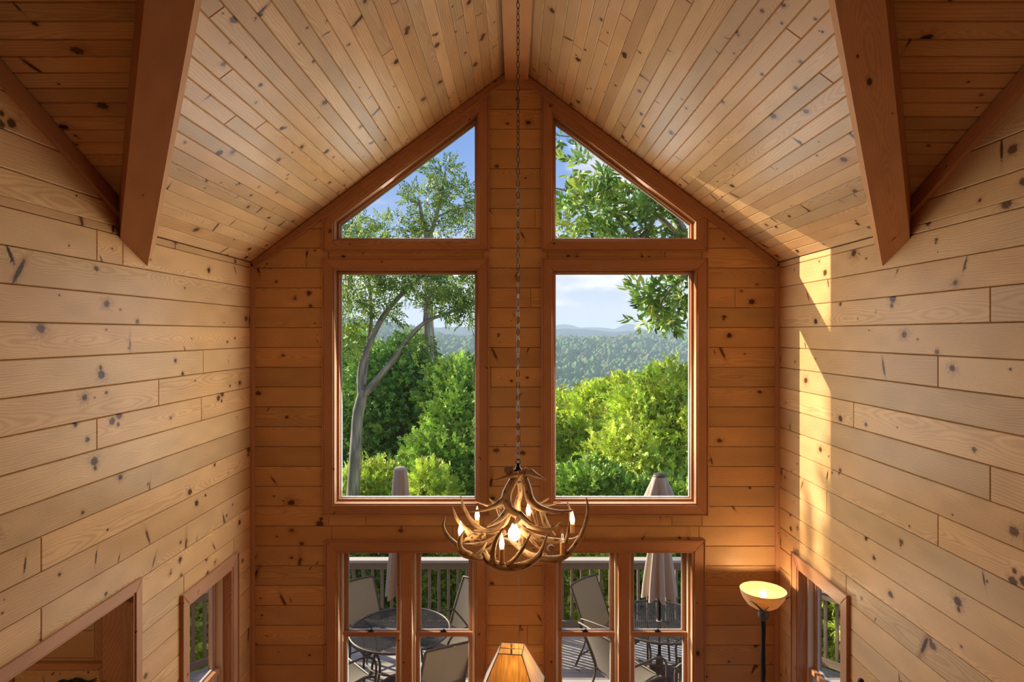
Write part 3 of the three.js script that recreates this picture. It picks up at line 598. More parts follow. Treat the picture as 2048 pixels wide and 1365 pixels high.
  for (let y = y0; y < y1; y += 0.039, i++) { const l = mesh('link', linkGeo, M.chain, chain); l.position.set(ring.x, y, ring.z); l.rotation.y = (i % 2 ? Math.PI / 2 : 0) + 0.45 + Math.sin(i * 0.37) * 0.3; }
  // bead chain of the switch with its dark pull
  const bead = P(866, 1190, 0.1), y2 = pxY(1362, CD) - top, bg = new THREE.SphereGeometry(0.0022, 6, 4), beads = [];
  for (let y = bead.y; y > y2 + 0.02; y -= 0.0062) beads.push(bg.clone().translate(bead.x, y, bead.z));
  const pc = mesh('pull_chain', merge(beads), M.chain, t);
  mesh('pull_knob', lathe([[0.0001, 0.03], [0.006, 0.026], [0.012, 0.008], [0.012, -0.012], [0.006, -0.026], [0.0001, -0.03]], 14).translate(bead.x, y2, bead.z), M.darkMetal, pc);
}

// ---------------------------------------------------------------- lamps
{ // torchiere in the right corner
  const D = 5.58, x = pxX(1526, D), yr = pxY(1180, D), t = thing('floor_lamp', 'antler floor lamp with a glowing bowl shade in the right corner', 'floor lamp', [x, 0, -D]);
  const shadeTex = tex3((u, v) => { const n = fbm(u * 14, v * 14, 4), f = 0.82 + 0.3 * n; return [200 * f, 168 * f, 118 * f]; });
  const shadeM = new THREE.MeshPhysicalMaterial({ map: shadeTex, transmission: 0.36, thickness: 0, roughness: 0.95 });
  mesh('base', lathe([[0.0001, 0], [0.16, 0], [0.165, 0.012], [0.14, 0.03], [0.05, 0.05], [0.03, 0.08], [0.0001, 0.08]], 28), M.darkMetal, t);
  const rod = []; for (let i = 0; i <= 14; i++) rod.push([Math.sin(i * 2.1) * 0.002, 0.07 + i * (yr - 0.26 - 0.07) / 14, Math.cos(i * 1.7) * 0.002]);
  mesh('pole', taper(rod, rod.map((_, i) => 0.02 + (i % 3) * 0.0015), 10, 3, 0.12, 3), M.darkMetal, t);
  mesh('knuckle', lathe([[0.0001, -0.06], [0.022, -0.055], [0.045, -0.03], [0.052, 0], [0.044, 0.03], [0.025, 0.05], [0.0001, 0.055]], 20).translate(0, yr - 0.215, 0), M.bronze, t);
  mesh('bowl_shade', lathe([[0.03, -0.165], [0.08, -0.155], [0.13, -0.125], [0.165, -0.08], [0.186, -0.035], [0.195, 0], [0.1915, 0], [0.182, -0.035], [0.161, -0.078], [0.127, -0.121], [0.078, -0.151], [0.03, -0.161]], 40).translate(0, yr, 0), shadeM, t);
  mesh('bulb', new THREE.SphereGeometry(0.032, 16, 12).scale(1, 1.15, 1).translate(0, yr - 0.045, 0), M.bulb, t);
  mesh('socket', new THREE.CylinderGeometry(0.018, 0.02, 0.09, 12).translate(0, yr - 0.12, 0), M.bronze, t);
  for (let i = 0; i < 3; i++) { // antlers that hold the bowl
    const a = i * 2.094 + 1.95, c = Math.cos(a), s = Math.sin(a), q = (r, h, side = 0) => [c * r - s * side, yr + h, s * r + c * side];
    const g = merge([taper([q(0.03, -0.19), q(0.1, -0.155, 0.0), q(0.155, -0.11, 0.02), q(0.19, -0.06, 0.06), q(0.202, -0.035, 0.1)], [0.012, 0.011, 0.009, 0.006, 0.002], 7, 4), taper([q(0.1, -0.155), q(0.16, -0.11, -0.02), q(0.188, -0.07, -0.05)], [0.009, 0.007, 0.002], 7, 4)]);
    mesh('antler_bracket', g, M.bronze, t);
  }
  const l = new THREE.PointLight(new THREE.Color(1, 0.7, 0.4), 0.8); l.position.set(0, yr - 0.045, 0); l.castShadow = true; l.shadow.radius = 1.5; t.add(l);
}
{ // table lamp between the lower windows, on a side table
  const D = 5.45, x = pxX(1023, D), yt = pxY(1298, D);
  const tb = thing('side_table', 'wooden side table under the mica lamp between the lower windows', 'table', [x, 0, -D]);
  timber('table_top', -0.28, 0.68, -0.25, 0.28, 0.71, 0.25, beamSheet, M.beam, tb, 0.005);
  for (const [a, b] of [[-1, -1], [1, -1], [-1, 1], [1, 1]]) timber('leg', a * 0.24 - 0.025, 0, b * 0.21 - 0.025, a * 0.24 + 0.025, 0.68, b * 0.21 + 0.025, beamSheet, M.beam, tb);
  for (const b of [-1, 1]) timber('apron', -0.215, 0.58, b * 0.21 - 0.01, 0.215, 0.68, b * 0.21 + 0.01, beamSheet, M.beam, tb);
  const t = thing('table_lamp', 'table lamp with a tapered square amber mica shade between the lower windows', 'table lamp', [x, 0.711, -D], -0.12);
  const H = yt - 0.711, mica = tex3((u, v) => { const n = vn(u * 90, v * 6 + 2, 90), b = vn(u * 12, v * 3, 12), f = 0.72 + 0.3 * n + 0.15 * b; return [206 * f, 146 * f, 62 * f]; });
  const micaM = new THREE.MeshPhysicalMaterial({ map: mica, transmission: 0.5, thickness: 0, roughness: 0.9, emissive: new THREE.Color(1, 0.55, 0.16), emissiveIntensity: 0.08 });
  mesh('lamp_base', lathe([[0.0001, 0], [0.1, 0], [0.105, 0.015], [0.07, 0.05], [0.085, 0.14], [0.06, 0.24], [0.03, 0.3], [0.02, 0.34], [0.0001, 0.34]], 28), M.darkMetal, t);
  mesh('lamp_stem', new THREE.CylinderGeometry(0.009, 0.009, H - 0.3, 10).translate(0, 0.3 + (H - 0.3) / 2, 0), M.bronze, t);
  const a = 0.1, b = 0.26, h = 0.36;
  const ringAt = (k) => [[-k, k], [k, k], [k, -k], [-k, -k]];
  for (let i = 0; i < 4; i++) {
    const T = ringAt(a), Bt = ringAt(b), j = (i + 1) % 4, pts = [[T[i][0], H, T[i][1]], [T[j][0], H, T[j][1]], [Bt[j][0], H - h, Bt[j][1]], [Bt[i][0], H - h, Bt[i][1]]];
    const g = new THREE.BufferGeometry(); g.setAttribute('position', new THREE.Float32BufferAttribute([0, 3, 2, 0, 2, 1].flatMap((k) => pts[k]), 3)); g.setAttribute('uv', new THREE.Float32BufferAttribute([[0.3, 1], [0, 0], [1, 0], [0.3, 1], [1, 0], [0.7, 1]].flat(), 2)); g.computeVertexNormals();
    mesh('shade_panel', g, micaM, t);
    mesh('shade_edge', tube([pts[0], pts[3]], 0.004, 6, 1), M.bronze, t); mesh('shade_edge', tube([pts[0], pts[1]], 0.004, 6, 1), M.bronze, t); mesh('shade_edge', tube([pts[3], pts[2]], 0.004, 6, 1), M.bronze, t);
  }
  mesh('spider', tube([[-a, H, 0], [a, H, 0]], 0.003, 6, 1), M.bronze, t);
  mesh('finial', lathe([[0.0001, 0.045], [0.009, 0.04], [0.014, 0.028], [0.009, 0.014], [0.007, 0.004], [0.012, 0], [0.0001, -0.002]], 14).translate(0, H, 0), M.candle, t);
  mesh('bulb', new THREE.SphereGeometry(0.03, 14, 10).scale(1, 1.3, 1).translate(0.045, H - 0.14, 0), M.bulb, t);
  const l = new THREE.PointLight(new THREE.Color(1, 0.7, 0.4), 0.26); l.position.set(0.045, H - 0.14, 0); l.castShadow = true; t.add(l);
}
{ // dark rounded top of a stand against the right wall, at the lower edge of the view
  const D = 4.25, x = pxX(1722, D), yt = pxY(1358, D), t = thing('coat_stand', 'slim dark metal stand with a rounded knob beside the right wall window', 'stand', [x, 0, -D]);
  mesh('knob', lathe([[0.0001, 0.03], [0.014, 0.026], [0.021, 0.012], [0.019, -0.004], [0.008, -0.016], [0.0001, -0.016]], 18).translate(0, yt - 0.03, 0), M.darkMetal, t);
  mesh('pole', new THREE.CylinderGeometry(0.007, 0.009, yt - 0.06, 10).translate(0, (yt - 0.06) / 2 + 0.015, 0), M.darkMetal, t);
  mesh('base', lathe([[0.0001, 0], [0.1, 0], [0.1, 0.012], [0.03, 0.024], [0.0001, 0.024]], 24), M.darkMetal, t);
}

// ---------------------------------------------------------------- deck and railing
const RD = 8.96, SX = 4.6, CR = 2.79;                     // distance of the front railing, half width of the deck, where its corners are cut at 45 degrees
{
  const d = struct('deck', [0, 0, 0], 0, 'weathered grey board deck');
  const R = rng(61), top = frame([0, -0.02, 0], [1, 0, 0], [0, 0, -1], [0, 1, 0]);
  const front = FAR + WT + 0.01;
  for (let v = front; v < RD + 0.12; v += 0.142) { const c = -2 + R() * 4; const h0 = Math.min(SX, CR + RD - v) + 0.1, h1 = Math.min(SX, CR + RD - v - 0.137) + 0.1; for (const q of [[[-h0, v], [c - 0.002, v], [c - 0.002, v + 0.137], [-h1, v + 0.137]], [[c + 0.002, v], [h0, v], [h1, v + 0.137], [c + 0.002, v + 0.137]]]) board('deck_board', q, top, deckSheet, M.deck, d, { thick: 0.035, bevel: 0.004, rnd: R }); }
  for (const s of [-1, 1]) for (let x = HALF + WT + 0.01; x < SX; x += 0.142) board('deck_board', rect(4.5, Math.min(s * x, s * (x + 0.137)), front - 0.005, Math.max(s * x, s * (x + 0.137))), frame([0, -0.02, 0], [0, 0, -1], [-1, 0, 0], [0, 1, 0]), deckSheet, M.deck, d, { thick: 0.035, bevel: 0.004, rnd: R });
  for (let x = -3.6; x <= 3.7; x += 1.2) timber('joist', x - 0.02, -0.25, -Math.min(RD, RD + CR - Math.abs(x)), x + 0.02, -0.056, -front, deckSheet, M.deck, d);
}
function railing(name, label, x0, x1, pos, turn) {        // along local x
  const t = thing(name, label, 'railing', pos, turn, 'deck railings'), L = x1 - x0, mid = (x0 + x1) / 2;
  mesh('top_rail', rbox(L, 0.038, 0.15, mid, 1.0, 0, 0.006), M.railCap, t);
  mesh('upper_rail', rbox(L, 0.09, 0.038, mid, 0.93, 0.03, 0.004), M.paint, t);
  mesh('bottom_rail', rbox(L, 0.09, 0.038, mid, 0.12, 0.03, 0.004), M.paint, t);
  const bg = rbox(0.036, 0.86, 0.036, 0, 0.5, -0.01, 0.004);
  for (let x = x0 + 0.07; x < x1 - 0.03; x += 0.133) mesh('baluster', bg, M.paint, t).position.x = x;
  for (let x = x0 + 0.045; x < x1; x += (L - 0.09) / Math.max(1, Math.round(L / 2.6))) mesh('post', rbox(0.088, 1.02, 0.088, x, 0.47, -0.06, 0.005), M.paint, t);
  return t;
}
railing('deck_railing', 'taupe painted deck railing across the front beyond the patio tables', -CR + 0.06, CR - 0.06, [0, -0.02, -RD], 0);
{
  const L = (SX - CR) * Math.SQRT2, mx = (SX + CR) / 2, md = RD - (SX - CR) / 2;
  railing('deck_railing', 'taupe painted slanting railing seen through the left wall window', -L / 2 + 0.08, L / 2 - 0.08, [-mx, -0.02, -md], Math.PI / 4);
  railing('deck_railing', 'taupe painted slanting railing seen through the right wall window', -L / 2 + 0.08, L / 2 - 0.08, [mx, -0.02, -md], -Math.PI / 4);
  const e = RD - (SX - CR);
  railing('deck_railing', 'taupe painted side railing of the deck beside the left plank wall', 4.5, e - 0.06, [-SX, -0.02, 0], Math.PI / 2);
  railing('deck_railing', 'taupe painted side railing of the deck beside the right plank wall', -e + 0.06, -4.5, [SX, -0.02, 0], -Math.PI / 2);
}

// ---------------------------------------------------------------- patio furniture
const weave = tex3((u, v) => { const a = (Math.sin(u * 6.283 * 32) * 0.5 + 0.5) * (Math.sin(v * 6.283 * 32) * 0.5 + 0.5), f = 0.8 + 0.25 * a; return [136 * f, 122 * f, 102 * f]; });
M.sling = new THREE.MeshPhysicalMaterial({ map: weave, roughness: 0.9, transmission: 0.25, thickness: 0 });
M.canvas = new THREE.MeshPhysicalMaterial({ color: 0xc6b5a4, roughness: 0.95, transmission: 0.12, thickness: 0 });
M.meshTop = new THREE.MeshStandardMaterial({ color: 0x403b36, roughness: 0.5, metalness: 0.4 });
M.resin = new THREE.MeshStandardMaterial({ color: 0x5a463b, roughness: 0.55 });
function sheet(path, hw, sag, rep) {                      // sling fabric through a side profile [[z, y], ...]
  const c = new THREE.CatmullRomCurve3(path.map(([z, y]) => V3(0, y, z))), n = 14, m = 8, g = new THREE.PlaneGeometry(1, 1, m, n), p = g.attributes.position, uv = g.attributes.uv;
  for (let j = 0; j <= n; j++) for (let i = 0; i <= m; i++) { const k = j * (m + 1) + i, q = c.getPoint(j / n), x = i / m * 2 - 1, tan = c.getTangent(j / n); p.setXYZ(k, x * hw, q.y - sag * (1 - x * x) * Math.abs(tan.z), q.z - sag * (1 - x * x) * Math.abs(tan.y)); uv.setXY(k, i / m * rep, j / n * rep); }
  g.computeVertexNormals(); return g;
}
function makeChair() {
  const t = new THREE.Group();
  mesh('seat', sheet([[-0.22, 0.40], [0.0, 0.385], [0.2, 0.405], [0.27, 0.40]], 0.245, 0.025, 4), M.sling, t);
  mesh('backrest', sheet([[-0.47, 0.99], [-0.38, 0.8], [-0.29, 0.6], [-0.23, 0.44]], 0.245, 0.02, 4), M.sling, t);
  for (const s of [-1, 1]) {
    mesh('arm_and_leg', tube([[s * 0.3, 0.012, 0.31], [s * 0.3, 0.3, 0.3], [s * 0.3, 0.56, 0.3], [s * 0.3, 0.645, 0.2], [s * 0.295, 0.65, 0.0], [s * 0.27, 0.63, -0.2], [s * 0.256, 0.615, -0.31]], 0.013, 8, 4), M.bronze, t);
    mesh('leg', tube([[s * 0.27, 0.012, -0.38], [s * 0.262, 0.2, -0.3], [s * 0.256, 0.4, -0.235], [s * 0.256, 0.62, -0.305], [s * 0.256, 0.82, -0.395], [s * 0.256, 0.99, -0.475]], 0.013, 8, 4), M.bronze, t);
    mesh('seat_rail', tube([[s * 0.256, 0.405, -0.24], [s * 0.256, 0.39, 0.0], [s * 0.27, 0.405, 0.22], [s * 0.29, 0.39, 0.3]], 0.012, 8, 4), M.bronze, t);
  }
  mesh('top_bar', tube([[-0.256, 0.99, -0.475], [0, 1.0, -0.49], [0.256, 0.99, -0.475]], 0.013, 8, 3), M.bronze, t);
  mesh('front_bar', tube([[-0.27, 0.395, 0.27], [0.27, 0.395, 0.27]], 0.012, 8, 2), M.bronze, t);
  mesh('stretcher', tube([[-0.264, 0.16, -0.315], [0.264, 0.16, -0.315]], 0.01, 8, 2), M.bronze, t);
  return t;
}
const chairProto = makeChair();
const TL = [-1.343, 7.5], TR = [1.742, 7.72];
let chairN = 0;
for (const [x, d, face, label] of [ // face: heading in degrees, 0 looks back at the house, 90 to the right
  [-1.74, 7.88, 42, 'tan sling patio chair at the far left of the left round table'],
  [-0.80, 7.86, -42, 'tan sling patio chair at the far right of the left round table'],
  [-1.96, 7.06, 132, 'tan sling patio chair with a sunlit seat at the near left of the left table'],
  [-0.88, 6.93, -153, 'tan sling patio chair turned its back to the window at the left table'],
  [1.22, 7.94, 45, 'tan sling patio chair against the railing at the far left of the right table'],
  [1.24, 7.1, 124, 'tan sling patio chair with a sunlit seat at the near left of the right table'],
  [2.1, 7.1, -105, 'tan sling patio chair at the near right of the right table'],
]) {
  const o = chairN++ ? chairProto.clone() : chairProto;
  o.name = numbered('patio_chair'); o.position.set(x, -0.02, -d); o.rotation.y = face * Math.PI / 180; o.userData = { label, category: 'chair', group: 'patio chairs on the deck' }; scene.add(o);
}
function makeTable() {
  const t = new THREE.Group(), r = 0.58, bars = [];
  for (const a of [0.6, -0.6]) for (let o = -r + 0.02; o < r; o += 0.024) { const l = Math.sqrt(Math.max(0, r * r - o * o)) * 2; bars.push(new THREE.BoxGeometry(l, 0.003, 0.0075).translate(0, 0, o).rotateY(a + Math.PI / 4)); }
  const hole = mesh('mesh_top', merge(bars).translate(0, 0.705, 0), M.meshTop, t); hole.userData.kind = 'stuff';
  mesh('rim', new THREE.TorusGeometry(r, 0.014, 8, 56).rotateX(Math.PI / 2).translate(0, 0.705, 0), M.bronze, t);
  mesh('umbrella_ring', new THREE.TorusGeometry(0.03, 0.006, 6, 20).rotateX(Math.PI / 2).translate(0, 0.708, 0), M.railCap, t);
  for (let i = 0; i < 4; i++) { const a = i * Math.PI / 2 + 0.5, q = (rr, y) => [Math.cos(a) * rr, y, Math.sin(a) * rr]; mesh('leg', tube([q(0.46, 0.013), q(0.42, 0.2), q(0.36, 0.45), q(0.44, 0.62), q(0.56, 0.695)], 0.014, 8, 4), M.bronze, t); }
  mesh('lower_ring', new THREE.TorusGeometry(0.385, 0.009, 6, 40).rotateX(Math.PI / 2).translate(0, 0.36, 0), M.bronze, t);
  for (let i = 0; i < 2; i++) mesh('under_bar', tube([[-0.56, 0.69, 0], [0.56, 0.69, 0]], 0.008, 6, 1).rotateY(i * Math.PI / 2 + 0.2), M.bronze, t);
  return t;
}
const tableProto = makeTable();
for (const [[x, d], label, i] of [[TL, 'round mesh patio table on the deck behind the left lower windows', 0], [TR, 'round mesh patio table on the deck behind the right lower windows', 1]]) {
  const o = i ? tableProto.clone() : tableProto; o.name = numbered('patio_table'); o.position.set(x, -0.02, -d); o.userData = { label, category: 'table', group: 'patio tables' }; scene.add(o);
}
function folded(prof, folds, amp, seed, seg = 96) {       // hanging pleated canopy: profile [[radius, y], ...]
  const R = rng(seed), n = prof.length, pos = [], idx = [], ph = Array.from({ length: folds }, () => R() * 0.6);
  for (let j = 0; j < n; j++) for (let i = 0; i < seg; i++) { const a = i / seg * Math.PI * 2, f = a / (Math.PI * 2) * folds, w = Math.cos(f * Math.PI * 2 + ph[Math.floor(f)] * 0.5), k = amp * j / (n - 1), r = prof[j][0] * (1 + k * w), dy = j === n - 1 ? -0.05 * (0.5 + 0.5 * w) : 0; pos.push(Math.cos(a) * r, prof[j][1] + dy, Math.sin(a) * r); }
  for (let j = 0; j < n - 1; j++) for (let i = 0; i < seg; i++) { const a = j * seg + i, b = j * seg + (i + 1) % seg; idx.push(a, b, a + seg, b, b + seg, a + seg); }
  const g = new THREE.BufferGeometry(); g.setAttribute('position', new THREE.Float32BufferAttribute(pos, 3)); g.setIndex(idx); g.computeVertexNormals(); return g;
}
for (const [[x, d], topPx, lowPx, flap, label] of [[TL, 938, 1186, 0, 'closed taupe umbrella over the left patio table'], [TR, 950, 1188, 1, 'closed taupe umbrella with a drooping top flap over the right patio table']]) {
  const t = thing('patio_umbrella', label, 'umbrella', [x, -0.02, -d], 0, 'closed patio umbrellas'), T = pxY(topPx, d) + 0.02, B = pxY(lowPx, d) + 0.02;
  mesh('pole', new THREE.CylinderGeometry(0.019, 0.019, T - 0.06, 12).translate(0, (T - 0.06) / 2 + 0.04, 0), M.darkMetal, t);
  const prof = []; for (let i = 0; i <= 12; i++) { const q = i / 12; prof.push([0.075 + 0.02 * Math.sin(q * 9) * (1 - q) + (flap ? 0.09 : 0.06) * Math.pow(q, 1.5), mix(T - 0.02, B, q)]); }
  mesh('canopy', folded(prof, 8, 0.35, flap + 3), M.canvas, t);
  mesh('top_cap', lathe([[0.0001, 0.025], [0.03, 0.022], [0.07, 0.008], [0.08, -0.012], [0.078, -0.02]], 24).translate(0, T, 0), flap ? M.bronze : M.canvas, t);
  if (flap) mesh('vent_flap', folded([[0.085, T - 0.03], [0.1, T - 0.1], [0.125, T - 0.2], [0.16, T - 0.3]], 5, 0.45, 9), M.canvas, t);
  const base = lathe([[0.0001, 0.02], [0.29, 0.02], [0.295, 0.045], [0.25, 0.075], [0.19, 0.09], [0.185, 0.11], [0.1, 0.135], [0.05, 0.16], [0.035, 0.3], [0.022, 0.32], [0.0001, 0.32]], 40);
  const bp = base.attributes.position; for (let i = 0; i < bp.count; i++) { const X = bp.getX(i), Z = bp.getZ(i), r = Math.hypot(X, Z), a = Math.atan2(Z, X), y = bp.getY(i); if (r > 0.06 && y > 0.03) bp.setY(i, y + 0.012 * Math.sin(a * 8)); } base.computeVertexNormals();
  mesh('weighted_base', base.translate(0, -0.02, 0), M.resin, t);
}

// ---------------------------------------------------------------- land: slope below the house, forested hills, mountains
const relief = (x, d) => {                                // height over the eye
  const near = -7 - 30 * sm(0, 150, d - 8) - 6 * sm(0, 14, d - 8);
  const n = fbm(x * 0.004 + 20, d * 0.004 + 31, 4) - 0.5, n2 = fbm(x * 0.013 + 3, d * 0.013 + 8, 3) - 0.5;
  const rise = 34 * sm(280, 1000, d);
  const left = 22 * sm(-60, -260, x) * sm(300, 600, d);
  return near + rise + left + n * 34 * sm(120, 400, d) + n2 * 8 * sm(40, 200, d) - 4;
};
M.ground = new THREE.MeshStandardMaterial({ color: 0x2b3a1a, roughness: 1 });
M.ridge = new THREE.MeshStandardMaterial({ color: 0x2f4a33, roughness: 1 });
{
  const n = 110, g = new THREE.PlaneGeometry(1, 1, n, n), p = g.attributes.position;
  for (let j = 0; j <= n; j++) for (let i = 0; i <= n; i++) { const d = -60 + 10 + Math.pow(j / n, 2) * 1500, x = (i / n - 0.5) * (180 + 1.5 * Math.max(0, d)); p.setXYZ(j * (n + 1) + i, x, EYE + (d < 9 ? -8 : relief(x, d)), -d); }
  g.computeVertexNormals();
  const m = mesh('hillside', g, M.ground, scene); m.userData = { kind: 'structure', label: 'wooded ground falling away from the house to the valley' };
}
for (const [D, base, amp, seed, peaks, label] of [[1750, -30, 8, 3, [[1140, 10, 60], [1290, 4, 50], [900, 12, 90], [760, 14, 60]], 'nearer blue ridge on the horizon'], [2600, -30, 10, 8, [[1127, 34, 40], [1258, 36, 30], [1350, 36, 24], [1190, 22, 60], [860, 22, 70], [720, 26, 60]], 'farthest blue mountain ridge on the horizon']]) {
  const n = 160, k = 8, g = new THREE.PlaneGeometry(1, 1, n, k), p = g.attributes.position;
  for (let j = 0; j <= k; j++) for (let i = 0; i <= n; i++) {
    const q = 500 + i / n * 1060, x = pxX(q, D), crest = 6 + peaks.reduce((s, [c, h, w]) => Math.max(s, h * Math.exp(-Math.pow((q - c) / w, 2))), 0) + (fbm(q * 0.02 + seed, seed, 4) - 0.5) * amp;
    const f = 1 - j / k; p.setXYZ(j * (n + 1) + i, x, EYE + mix(base, crest, f) + (j ? (fbm(q * 0.05, j + seed, 3) - 0.5) * 10 : 0), -D + (1 - f) * 300);
  }
  g.computeVertexNormals();
  const m = mesh('mountain_ridge', g, M.ridge, scene); m.name = numbered('mountain_ridge'); m.userData = { label, kind: 'structure' };
}
const RT = rng(88);
{ // forest on the hills: crowns too many to count
  const geos = [0, 1].map((s) => { const g = new THREE.IcosahedronGeometry(1, 3), p = g.attributes.position; for (let i = 0; i < p.count; i++) { const v = V3().fromBufferAttribute(p, i), k = 0.72 + 0.55 * vn(v.x * 2.3 + 40 + s * 9, v.y * 2.3 + v.z * 3.1 + 40) ; p.setXYZ(i, v.x * k, v.y * k * 1.05, v.z * k); } g.computeVertexNormals(); return g; });
  const mat = new THREE.MeshStandardMaterial({ color: 0xffffff, roughness: 1 });
  const spots = [[], []];
  for (let i = 0; i < 26000; i++) {
    const d = 75 + Math.pow(RT(), 1.15) * 1000, x = (RT() - 0.5) * (30 + 1.1 * d), y = relief(x, d) + EYE, s = (1.5 + RT() * 2.0) * (1 + d / 1600);
    spots[i % 2].push([x, y + s * 0.5, -d, s, RT()]);
  }
  spots.forEach((list, k) => {
    const im = new THREE.InstancedMesh(geos[k], mat, list.length), m4 = new THREE.Matrix4(), q = new THREE.Quaternion(), col = new THREE.Color();
    list.forEach(([x, y, z, s, c], i) => { q.setFromAxisAngle(V3(0, 1, 0), c * 20); m4.compose(V3(x, y, z), q, V3(s, s * (0.9 + 0.4 * c), s)); im.setMatrixAt(i, m4); im.setColorAt(i, col.setRGB(0.10 + 0.09 * c, 0.18 + 0.09 * ((c * 7) % 1), 0.05 + 0.03 * c)); });
    im.name = numbered('forest_canopy'); im.userData = { kind: 'stuff', label: k ? 'hazy forest covering the far hills' : 'hazy forest covering the valley hills', category: 'forest', group: 'forest on the hills' }; scene.add(im);
  });
}

// ---------------------------------------------------------------- trees near the deck
function leafGeo(l, w, fold) { // a bent, pointed blade
  const P = [[0, 0, 0], [-w * 0.42, fold, l * 0.3], [0, 0, l * 0.32], [w * 0.42, fold, l * 0.3], [-w * 0.34, fold * 0.6, l * 0.65], [0, -fold * 0.3, l * 0.66], [w * 0.34, fold * 0.6, l * 0.65], [0, -fold * 1.4, l]];
  const I = [0, 2, 1, 0, 3, 2, 1, 2, 5, 1, 5, 4, 2, 3, 6, 2, 6, 5, 4, 5, 7, 5, 6, 7], g = new THREE.BufferGeometry();
  g.setAttribute('position', new THREE.Float32BufferAttribute(P.flat(), 3)); g.setIndex(I); g.computeVertexNormals(); return g;
}
function sprig(n, len, l, w, seed) {                     // leaves along a short twig
  const R = rng(seed), list = [];
  for (let i = 0; i < n; i++) {
    const t = (i + 1) / n, s = 0.75 + R() * 0.5, g = leafGeo(l * s, w * s, w * 0.16);
    g.rotateX(-0.2 + R() * 0.9).rotateY((i % 2 ? 1 : -1) * (0.5 + R() * 1.0) * (1 - t * 0.6)).rotateZ((R() - 0.5) * 1.2).translate((R() - 0.5) * 0.03, (R() - 0.5) * 0.03 - t * t * len * 0.25, t * len);
    list.push(g);
  }
  return mergeGeometries(list);
}
const leafMat = (t = 0.36) => new THREE.MeshPhysicalMaterial({ color: 0xffffff, roughness: 0.5, transmission: t, thickness: 0, specularIntensity: 0.6 });
M.leaf = leafMat();
const SPRIG = { fine: sprig(9, 0.2, 0.07, 0.03, 4), broad: sprig(8, 0.22, 0.115, 0.045, 5), bush: sprig(11, 0.2, 0.072, 0.044, 6) };
const barkTex = tex3((u, v) => { const n = vn(u * 8, v * 150, 8), m = vn(u * 3, v * 30, 3), f = 0.5 + 0.45 * n * m + 0.25 * m; return [205 * f, 190 * f, 165 * f]; });
M.bark = new THREE.MeshStandardMaterial({ map: barkTex, roughness: 0.95, bumpMap: barkTex, bumpScale: 0.01 });
/** blobs: [px, py, distance, radius x, radius y, radius z, sprigs] in picture pixels for the centre and metres for the radii; fills them with leaf sprigs. */
function foliage(parent, blobs, kind, tones, seed, scale = 1, hollow = 0.45) {
  const R = rng(seed), base = parent.position, list = [];
  const more = { fine: 0.55, broad: 0.5, bush: 1.5 }[kind];
  for (const [px, py, d, rx, ry, rz, n0] of blobs) {
    const n = Math.round(n0 * more);
    const c = V3(pxX(px, d), pxY(py, d), -d);
    for (let i = 0; i < n; i++) {
      let v; do { v = V3(R() * 2 - 1, R() * 2 - 1, R() * 2 - 1); } while (v.length() > 1 || v.length() < 0.05);
      const dir = v.clone().normalize(), lump = 0.72 + 0.5 * vn(dir.x * 2.6 + px * 0.1 + 50, dir.y * 2.6 + dir.z * 2.2 + py * 0.1 + 50);
      const r = mix(hollow, 1, Math.pow(R(), 0.55)) * lump;
      const p = V3(c.x + dir.x * rx * r, c.y + dir.y * ry * r, c.z + dir.z * rz * r);
      list.push([p, dir, R(), R()]);
    }
  }
  const im = new THREE.InstancedMesh(SPRIG[kind], M.leaf, list.length), m4 = new THREE.Matrix4(), col = new THREE.Color(), q = new THREE.Quaternion(), q2 = new THREE.Quaternion();
  list.forEach(([p, dir, a, b], i) => {
    const out = dir.clone().add(V3(a - 0.5, (b - 0.62) * 1.2, (a * 7 % 1) - 0.5).multiplyScalar(1.5)).normalize();
    q.setFromUnitVectors(V3(0, 0, 1), out); q2.setFromAxisAngle(V3(0, 0, 1), a * 40);
    const s = scale * (0.7 + 0.7 * b);
    m4.compose(p.sub(base), q.multiply(q2), V3(s, s, s)); im.setMatrixAt(i, m4);
    const t = tones[Math.floor(a * 977 % tones.length)], k = 0.55 + 1.25 * ((b * 13) % 1); im.setColorAt(i, col.setRGB(t[0] * k, t[1] * k, t[2] * k));
  });
  im.name = 'foliage'; im.userData = { kind: 'stuff' }; parent.add(im); return im;
}
const TONE = { fresh: [[0.55, 0.64, 0.12], [0.44, 0.56, 0.10], [0.66, 0.70, 0.14]], mid: [[0.34, 0.48, 0.09], [0.42, 0.55, 0.11], [0.26, 0.40, 0.08]], bough: [[0.2, 0.3, 0.05], [0.28, 0.38, 0.06], [0.12, 0.2, 0.04], [0.46, 0.54, 0.08]], mixed: [[0.14, 0.25, 0.05], [0.24, 0.38, 0.07], [0.5, 0.58, 0.11], [0.34, 0.48, 0.09]], deep: [[0.22, 0.36, 0.08], [0.30, 0.45, 0.10], [0.17, 0.30, 0.07]] };
const treeBase = (px, d) => { const x = pxX(px, d); return [x, EYE + relief(x, Math.max(9.5, d)) - 0.1, -d]; };
function tree(name, label, base, limbs, blobs, kind, tones, seed, scale, hollow) {
  const t = thing(name, label, 'tree', base, 0, 'trees beyond the deck');
  limbs.forEach(([pts, rr], i) => mesh(i ? 'branch' : 'trunk', taper(pts.map(([px, py, d]) => V3(pxX(px, d), pxY(py, d), -d).sub(t.position)), rr, 9, 5, 0.12, seed + i), M.bark, t));
  foliage(t, blobs, kind, tones, seed, scale, hollow); return t;
}
const gpx = (x, d) => x;
